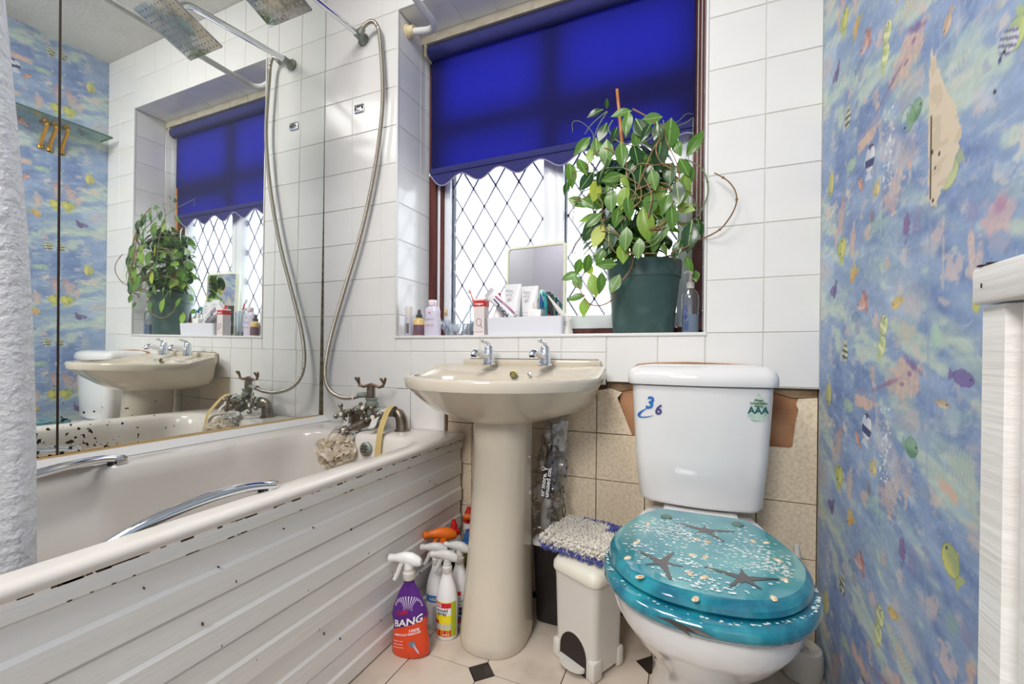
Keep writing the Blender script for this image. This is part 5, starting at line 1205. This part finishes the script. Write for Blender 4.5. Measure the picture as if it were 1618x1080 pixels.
b.m(1).text('KODY', .017, lambda u, v: on_tube(.66 + u / .062 * .6, .42 + v / .021 * -1 * -1 - .35), True); b.build('tube_print', [PURPLE, mat('navy_print', (40, 36, 80), .4), RED], t, ang=0)
def small_bottle(name, label, px0, px1, ptop, Y, mb_, mc, cap_f=.25, neck=.5, lab=None, sq=False, pbase=None):
    x, r = span(px0, px1, Y, 490); h = hgt((px0 + px1) / 2, ptop, Y) - .004
    t = thing(name, label, 'bottle', (x, Y, IN))
    zb = h * (1 - cap_f)
    if sq: b = MB().box(x - r, x + r, Y - r * .7, Y + r * .7, IN, IN + zb * .94, .003).lathe([(r * neck, IN + zb * .9), (r * neck, IN + zb)], 16, TR(x, Y, 0))
    else: b = MB().lathe([(r * .95, IN), (r, IN + .002), (r, IN + zb * .72), (r * neck, IN + zb * .95), (r * neck, IN + zb)], 20, TR(x, Y, 0))
    b.build('bottle_body', mb_, t, ang=50)
    MB().lathe([(r * neck * 1.1, IN + zb), (r * neck * 1.1, IN + zb + h * cap_f * .5), (r * neck * .7, IN + h), (0, IN + h)], 16, TR(x, Y, 0)).build('cap', mc, t)
    if lab: MB().box(x - r * .86, x + r * .86, Y - r * .7 - .001, Y - r * .6, IN + zb * .08, IN + zb * .62).build('label', lab, t, ang=0)
    return t
small_bottle('small_bottle', 'white bottle with a red cap behind the slanting toothpaste tube', 779, 797, 463, .085, SHWHITE, RED, .34, .45)
small_bottle('small_bottle', 'small square white bottle with lime green label in tray', 836, 857, 476, .046, SHWHITE, WPLAST, .22, .42, GREEN, True)
small_bottle('nail_varnish_bottle', 'small glossy red bottle with black cap at end of tray', 861, 873, 475, .035, mat('red_gloss', (190, 20, 36), .08, coat=1), BLACKP, .42, .35)
small_bottle('nail_varnish_bottle', 'short dark red bottle in front of the glossy red one in tray', 868, 876, 488, .036, mat('dark_red_gloss', (90, 10, 22), .1), BLACKP, .4, .5)
small_bottle('small_bottle', 'white tube with mint cap standing behind the teal picks', 850, 863, 458, .085, mat('mint_white', (220, 232, 226), .3), mat('mint_cap', (186, 222, 206), .3), .2, .8)
for k, (px_, dx) in enumerate(((855, .0), (862, .004))):
    t = thing('floss_pick', ('blue and teal plastic pick standing in tray beside the mint tube', 'teal plastic pick standing in tray beside the red bottle')[k], 'floss pick', tuple(at(px_, 485, Y=.06)))
    q0, q1 = at(px_ + 1, 486, Y=.055), at(px_ - 1, 463 + 4 * k, Y=.055)
    MB().tube([q0, q0.lerp(q1, .35), q1], [.0065, .0078, .002], 8).build('pick_blade', (BLUEP, TEALP)[k], t); MB().tube([Vector((q0.x, q0.y, IN)), q0], [.0035, .0045], 8).build('pick_handle', TEALP, t)
# white electric toothbrush leaning out of the tray end and its charger
t = thing('electric_toothbrush', 'white electric toothbrush leaning over the end of the tray', 'toothbrush', tuple(at(885, 495, Y=.05)))
e0, e1 = at(866, 467, Y=.075), at(893, 503, Y=.055); MB().tube([e0, e0.lerp(e1, .25), e0.lerp(e1, .6), e1], [.003, .0045, .0085, .010], 14).build('handle', WPLAST, t)
MB().tube([e0, e0 + Vector((-.014, -.004, .004))], [.004, .005], 10).box(-.006, .006, -.004, .004, -.003, .008, .001, M=Matrix.Translation(e0 + Vector((-.014, -.004, .006)))).build('brush_head', TEALP, t)
Y = .055; x, r = span(889, 904, Y); h = hgt(897, 500, Y)
t = thing('toothbrush_charger', 'white plastic charging stand between the tray and the plant pot', 'charger', (x, Y, SZ))
MB().lathe([(r * 1.15, SZ), (r * 1.15, SZ + h * .2), (r * .95, SZ + h * .3), (r * .92, SZ + h * .85), (r * .5, SZ + h), (0, SZ + h)], 20, TR(x, Y, 0)).build('charger_body', WPLAST, t)
b = MB().tube([(x + .005 * math.cos(a), Y - r * .96, SZ + h * .6 + .005 * math.sin(a)) for a in [.6 + 4.8 * i / 14 for i in range(15)]], .0008, 5); b.build('logo_print', GREYPR, t)
# vanity mirror
t = thing('vanity_mirror', 'rectangular pale green framed mirror standing against the window behind tray', 'mirror', (.905, .15, SZ))
va, vb, vc = at(801, 387, Y=.150), at(898, 387, Y=.150), at(850, 523, Y=.150); hv = (va.z + vb.z) / 2 - SZ; wv = (vb.x - va.x) * .99
Mv = TR((va.x + vb.x) / 2, .135, SZ) @ rot('Z', -3) @ rot('X', -2)
rv = lambda e, y, r_=.018: [Mv @ Vector((p.x, y, p.y)) for p in rrect(-wv / 2 + e, wv / 2 - e, e, hv - e, r_, 0, 6, 4)]
MB().loft([rv(.003, .012), rv(0, .008), rv(0, -.004), rv(.003, -.008), rv(.010, -.008, .010), rv(.0115, -.003, .009)], True, True).build('frame', mat('pale_green_frame', (222, 224, 200), .35), t)
cm = bpy.data.materials.new('clean_mirror'); cm.use_nodes = True; q = cm.node_tree.nodes['Principled BSDF']; q.inputs['Base Color'].default_value = (.86, .86, .88, 1); q.inputs['Metallic'].default_value = 1; q.inputs['Roughness'].default_value = .02
MB().loft([rv(.0112, -.0036, .009), rv(.0112, -.0042, .009)], True, True).build('mirror_glass', cm, t, ang=0)
MB().tube([Mv @ Vector((wv / 2 - .02, -.006, .035)), Mv @ Vector((wv / 2 - .02, -.014, .035))], .005, 10).build('catch', GREYPR, t)
# hand sanitiser pump
Y = .06; x, r = span(1077, 1104, Y); h = hgt(1090, 427, Y)
t = thing('pump_bottle', 'clear pump bottle of hand gel with blue print beside the plant pot', 'bottle', (x, Y, SZ))
MB().lathe([(r * .96, SZ), (r, SZ + .003), (r, SZ + h * .55), (r * .9, SZ + h * .63), (r * .45, SZ + h * .70), (r * .42, SZ + h * .73)], 26, TR(x, Y, 0), 1, .7, True, False).build('bottle_body', CLEARB, t, ang=60)
MB().lathe([(r * .92, SZ + .003), (r * .95, SZ + h * .30), (0, SZ + h * .30)], 24, TR(x, Y, 0), 1, .68).build('gel', mat('gel_blue', (176, 196, 218), .05, transl=.5), t)
b = MB().lathe([(r * .46, SZ + h * .71), (r * .46, SZ + h * .80), (r * .30, SZ + h * .82), (r * .18, SZ + h * .83), (r * .18, SZ + h * .93), (r * .34, SZ + h * .935), (r * .34, SZ + h), (0, SZ + h)], 18, TR(x, Y, 0)).tube([(x, Y, SZ + h * .97), (x - r * .5, Y - r * .5, SZ + h * .97), (x - r * .75, Y - r * .75, SZ + h * .94)], .0042, 8); b.build('pump', WPLAST, t)
b = MB()
for k in range(9): b.box(x - r * .78, x - r * (.5 - .12 * (k % 3)), Y - r * .72, Y - r * .7, SZ + h * (.22 + .025 * k), SZ + h * (.235 + .025 * k))
for k in range(5): b.box(x - r * .75, x - r * .2, Y - r * .72, Y - r * .7, SZ + h * (.05 + .03 * k), SZ + h * (.06 + .03 * k))
b.build('label_print', mat('gel_navy', (40, 60, 140), .4), t, ang=0)

# ------------------------------------------------------------------ potted wax plant
PY = .105; xl, xr = at(957, 418, Y=PY).x, at(1080, 418, Y=PY).x; PX = (xl + xr) / 2; PR = (xr - xl) / 2 * .97; PH = at(1018, 416, Y=PY).z - SZ
t = thing('potted_plant', 'trailing wax plant with glossy green leaves in a dark green pot on the sill', 'plant', (PX, PY, SZ))
POTM = mat('dark_green_pot', (58, 84, 82), .35, rgb2=(78, 102, 98), scale=22, contrast=(.5, .8))
k_ = .80
prf = [(PR * .76, 0), (PR * .80, .006), (PR * .935, PH * .74), (PR * .94, PH * .76), (PR * .975, PH * .775), (PR * .995, PH * .97), (PR * 1.0, PH * .985), (PR * .985, PH), (PR * .95, PH), (PR * .93, PH * .88), (0, PH * .88)]
pot = MB().lathe([(r_, SZ + z) for r_, z in prf], 48, TR(PX, PY, 0), 1, .84).build('pot', POTM, t, ang=30)
MB().lathe([(PR * .90, SZ + PH * .885), (PR * .5, SZ + PH * .91), (0, SZ + PH * .92)], 24, TR(PX, PY, 0), 1, .84, False, True).build('soil', mat('dry_soil', (70, 52, 38), .95, rgb2=(44, 34, 26), scale=80, bump=.6, bscale=150), t)
crop = lambda cx_, cy_: (880 + cx_ * .3797, 130 + cy_ * .3797)
cane0 = Vector((PX - .03, PY, SZ + PH * .9)); cane1 = at(975, 141, Y=.075)
MB().tube([cane0, cane1], [.0055, .005], 10).build('bamboo_cane', mat('bamboo', (206, 140, 76), .6, rgb2=(180, 112, 60), scale=30), t)
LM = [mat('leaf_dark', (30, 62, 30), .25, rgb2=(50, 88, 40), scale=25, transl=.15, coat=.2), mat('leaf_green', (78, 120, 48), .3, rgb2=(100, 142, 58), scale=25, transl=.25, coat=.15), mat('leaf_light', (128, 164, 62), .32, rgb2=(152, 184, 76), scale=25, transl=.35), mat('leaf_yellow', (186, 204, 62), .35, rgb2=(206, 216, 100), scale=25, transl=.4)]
RIB = mat('leaf_rib', (146, 174, 98), .4)
def leaf_mesh(wr, droop, fold, m):
    b = MB(); n = 9; w_ = [0, .40, .72, .92, 1.0, .97, .84, .62, .32, 0]; vs = []
    for i in range(n + 1):
        f_ = i / n; hw_ = .5 * wr * w_[i] if 0 < i < n else .004
        for u in (-1, -.5, 0, .5, 1): vs.append((f_, hw_ * u, -droop * f_ * f_ + fold * abs(u) * hw_ + (.006 if u == 0 else 0) * 0 - .10 * hw_ * (abs(u) == 1)))
    b.add(vs, [(i * 5 + j, i * 5 + j + 1, i * 5 + 5 + j + 1, i * 5 + 5 + j) for i in range(n) for j in range(4)])
    b.m(1).patch(lambda u, v: (u * .97, (.010 + .008 * (1 - u)) * (v - .5) * 2, -droop * u * u + .006), 8, 1)
    o = b.build('leaf', [m, RIB], None, ang=60); me = o.data; bpy.data.objects.remove(o); return me
LV = [[leaf_mesh(wr, dr, fo, m) for (wr, dr, fo) in ((.50, .14, .25), (.44, .22, .35), (.56, .08, .15))] for m in LM]
def leaf(base, tip_dir, nrm, L_, shade, tw=0.0):
    x_ = Vector(tip_dir).normalized(); n_ = Vector(nrm); n_ = (n_ - x_ * n_.dot(x_)).normalized()
    if tw: n_ = Matrix.Rotation(tw, 3, x_) @ n_
    y_ = n_.cross(x_); o = bpy.data.objects.new('leaf', random.choice(LV[shade])); COL.objects.link(o); o.parent = t; o['_o'] = list(t['_o'])
    B_ = Vector(base) - Vector(t['_o'])
    o.matrix_local = Matrix(((x_.x * L_, y_.x * L_, n_.x * L_, B_.x), (x_.y * L_, y_.y * L_, n_.y * L_, B_.y), (x_.z * L_, y_.z * L_, n_.z * L_, B_.z), (0, 0, 0, 1)))
    return o
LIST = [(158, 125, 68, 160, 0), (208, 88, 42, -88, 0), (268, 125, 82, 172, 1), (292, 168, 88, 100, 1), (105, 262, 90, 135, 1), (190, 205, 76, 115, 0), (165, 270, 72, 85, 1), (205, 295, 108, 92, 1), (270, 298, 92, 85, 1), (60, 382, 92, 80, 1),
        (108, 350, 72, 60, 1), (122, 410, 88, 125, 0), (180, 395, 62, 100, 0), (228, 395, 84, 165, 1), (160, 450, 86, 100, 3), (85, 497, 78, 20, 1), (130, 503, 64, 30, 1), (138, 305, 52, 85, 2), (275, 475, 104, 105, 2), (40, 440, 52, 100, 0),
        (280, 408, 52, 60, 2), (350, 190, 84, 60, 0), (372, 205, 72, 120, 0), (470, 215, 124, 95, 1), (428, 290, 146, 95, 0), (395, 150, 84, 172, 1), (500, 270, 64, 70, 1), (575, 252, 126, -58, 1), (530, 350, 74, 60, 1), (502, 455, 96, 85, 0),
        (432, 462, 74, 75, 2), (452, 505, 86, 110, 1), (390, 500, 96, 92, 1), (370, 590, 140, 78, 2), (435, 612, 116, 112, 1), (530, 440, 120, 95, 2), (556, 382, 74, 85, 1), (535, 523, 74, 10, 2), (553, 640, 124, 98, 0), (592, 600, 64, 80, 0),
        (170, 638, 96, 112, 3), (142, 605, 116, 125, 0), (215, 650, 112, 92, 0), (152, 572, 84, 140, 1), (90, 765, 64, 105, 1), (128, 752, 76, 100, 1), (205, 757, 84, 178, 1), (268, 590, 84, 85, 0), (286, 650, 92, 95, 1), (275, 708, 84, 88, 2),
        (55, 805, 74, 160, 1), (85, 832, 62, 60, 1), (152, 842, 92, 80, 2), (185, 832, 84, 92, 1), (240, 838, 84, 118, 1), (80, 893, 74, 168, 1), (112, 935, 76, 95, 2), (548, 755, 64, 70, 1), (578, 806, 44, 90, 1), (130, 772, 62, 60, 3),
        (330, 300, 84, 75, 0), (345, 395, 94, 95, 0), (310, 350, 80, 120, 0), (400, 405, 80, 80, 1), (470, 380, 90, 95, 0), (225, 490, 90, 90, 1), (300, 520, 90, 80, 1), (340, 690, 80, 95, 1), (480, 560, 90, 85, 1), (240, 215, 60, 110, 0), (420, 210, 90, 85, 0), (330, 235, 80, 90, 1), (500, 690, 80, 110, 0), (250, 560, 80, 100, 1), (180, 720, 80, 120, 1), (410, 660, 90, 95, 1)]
toc = lambda p: (CAM - p).normalized()
def front_y(px_, py_):
    u = (px_ - 1010) / 115; v_ = (py_ - 340) / 190; d_ = max(0, 1 - u * u * .9 - v_ * v_ * .75); return PY - .02 - .150 * math.sqrt(d_)
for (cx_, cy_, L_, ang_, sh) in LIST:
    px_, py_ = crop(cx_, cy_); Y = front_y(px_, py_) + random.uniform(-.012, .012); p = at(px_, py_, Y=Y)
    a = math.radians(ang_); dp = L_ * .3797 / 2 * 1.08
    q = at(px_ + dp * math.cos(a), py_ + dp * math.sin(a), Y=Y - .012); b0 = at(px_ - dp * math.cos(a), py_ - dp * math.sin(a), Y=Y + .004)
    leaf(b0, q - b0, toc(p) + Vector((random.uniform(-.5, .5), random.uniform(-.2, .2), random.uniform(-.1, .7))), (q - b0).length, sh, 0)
for k in range(215):          # the leaves inside the bush and on its window side
    u = random.uniform(-1, 1); v_ = random.uniform(-1, 1); w_ = random.uniform(-.65, 1)
    if u * u + v_ * v_ + w_ * w_ > 1: u, v_, w_ = u * .7, v_ * .7, w_ * .7
    c_ = Vector((PX - .035 + .140 * u * (1 - .15 * v_), PY - .045 + .115 * w_, SZ + PH + .20 + .20 * v_))
    a = random.random() * 2 * PI; d_ = Vector((.6 * math.cos(a) + .4 * u, .5 * math.sin(a), -.55 + .4 * random.random()))
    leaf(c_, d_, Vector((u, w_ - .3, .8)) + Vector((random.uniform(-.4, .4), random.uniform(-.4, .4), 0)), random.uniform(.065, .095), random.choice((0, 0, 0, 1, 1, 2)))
STM = [mat('stem_brown', (150, 118, 84), .6, rgb2=(120, 92, 64), scale=60), mat('stem_green', (110, 122, 88), .5)]
def stem(pts, r_, m, y0=None):
    q = []
    for p in pts: q.append(at(p[0], p[1], Y=(p[2] if len(p) > 2 else front_y(p[0], p[1]) - .004)))
    sm = smooth(q, 7); b = MB().tube(sm, [r_ * (1 - .35 * i / len(sm)) for i in range(len(sm))], 7)
    for i in range(10, len(sm) - 4, 16): b.sphere(sm[i], r_ * 1.45, 8, 6)
    return b.build('stem', m, t, ang=60)
stem([(1060, 405, .06), (1085, 392, .03), (1105, 379, 0), (1125, 370, -.02), (1142, 358, -.03), (1158, 335, -.04), (1164, 315, -.045), (1160, 298, -.045), (1148, 284, -.04), (1129, 273, -.035)], .0026, STM[0])
stem([(1060, 350), (1085, 352, 0), (1103, 340, -.01), (1118, 308, -.02), (1116, 280, -.02), (1104, 262, -.02), (1082, 251)], .0026, STM[1])
stem([(1000, 396, .03), (1000, 415, .0), (992, 432, -.02), (976, 452, -.02), (968, 472, -.02), (950, 482, -.01), (932, 480, .0), (920, 465, .02), (912, 446, .02)], .0030, STM[0])
stem([(960, 176), (945, 200), (935, 230), (925, 260), (918, 275)], .0020, STM[1]); stem([(958, 176), (935, 196), (924, 212)], .0018, STM[1])
stem([(968, 190), (962, 205), (975, 222), (1000, 230), (1015, 226)], .0022, STM[1]); stem([(1000, 172), (1030, 190), (1042, 215), (1030, 240), (1010, 290), (1000, 310)], .0026, STM[0])
stem([(1048, 190), (1052, 220), (1070, 260), (1072, 290), (1060, 330), (1040, 362), (1032, 372)], .0020, STM[0]); stem([(1005, 300), (1030, 290), (1052, 290), (1060, 300), (1040, 298), (1010, 312), (985, 316)], .0024, STM[0])
stem([(1026, 362), (1050, 352), (1075, 330), (1094, 326)], .0026, STM[0]); stem([(1026, 362), (1050, 360), (1080, 352)], .0024, STM[0])
stem([(938, 236), (938, 290), (937, 330), (942, 348), (960, 345), (985, 322)], .0018, STM[1]); stem([(985, 265), (1000, 275), (1004, 295), (1000, 320), (970, 345)], .0020, STM[1])
stem([(990, 400, .06), (985, 360, .03), (1000, 330), (1012, 318)], .0030, STM[0]); stem([(1020, 405, .06), (1022, 380, .0), (1025, 340), (1030, 310), (1018, 280)], .0030, STM[0])
stem([(1040, 408, .06), (1070, 400, .02), (1090, 385, .0), (1098, 360)], .0032, STM[0]); stem([(1075, 415, .0), (1065, 408, -.01), (1062, 398), (1085, 390), (1100, 375), (1090, 368)], .0026, STM[0])
stem([(1088, 270), (1090, 300), (1098, 320), (1104, 335)], .0016, STM[1]); stem([(900, 260), (880 + 45, 270), (940, 268), (975, 264), (995, 268)], .0016, STM[1])
for k in range(16):          # bare twining stems over the front of the bush
    pts = []; x0_, y0_ = random.uniform(930, 1075), random.uniform(200, 380); a = random.random() * 6.3
    for j in range(6): pts.append((min(max(x0_, 905), 1095), min(max(y0_, 180), 400))); x0_ += 24 * math.cos(a); y0_ += 24 * math.sin(a); a += random.uniform(-1.1, 1.1)
    stem(pts, random.uniform(.0014, .0024), random.choice(STM))
for k in range(14):
    a = random.random() * 2 * PI; r_ = random.random() * .06; top = Vector((PX - .03 + random.uniform(-.11, .10), PY + random.uniform(-.05, .06), SZ + PH + random.uniform(.1, .36)))
    b0 = Vector((PX + r_ * math.cos(a), PY + r_ * .8 * math.sin(a), SZ + PH * .89)); md_ = b0.lerp(top, .5) + Vector((random.uniform(-.04, .04), random.uniform(-.03, .03), .02))
    MB().tube(smooth([b0, md_, top], 6), .0024, 6).build('stem', random.choice(STM), t)
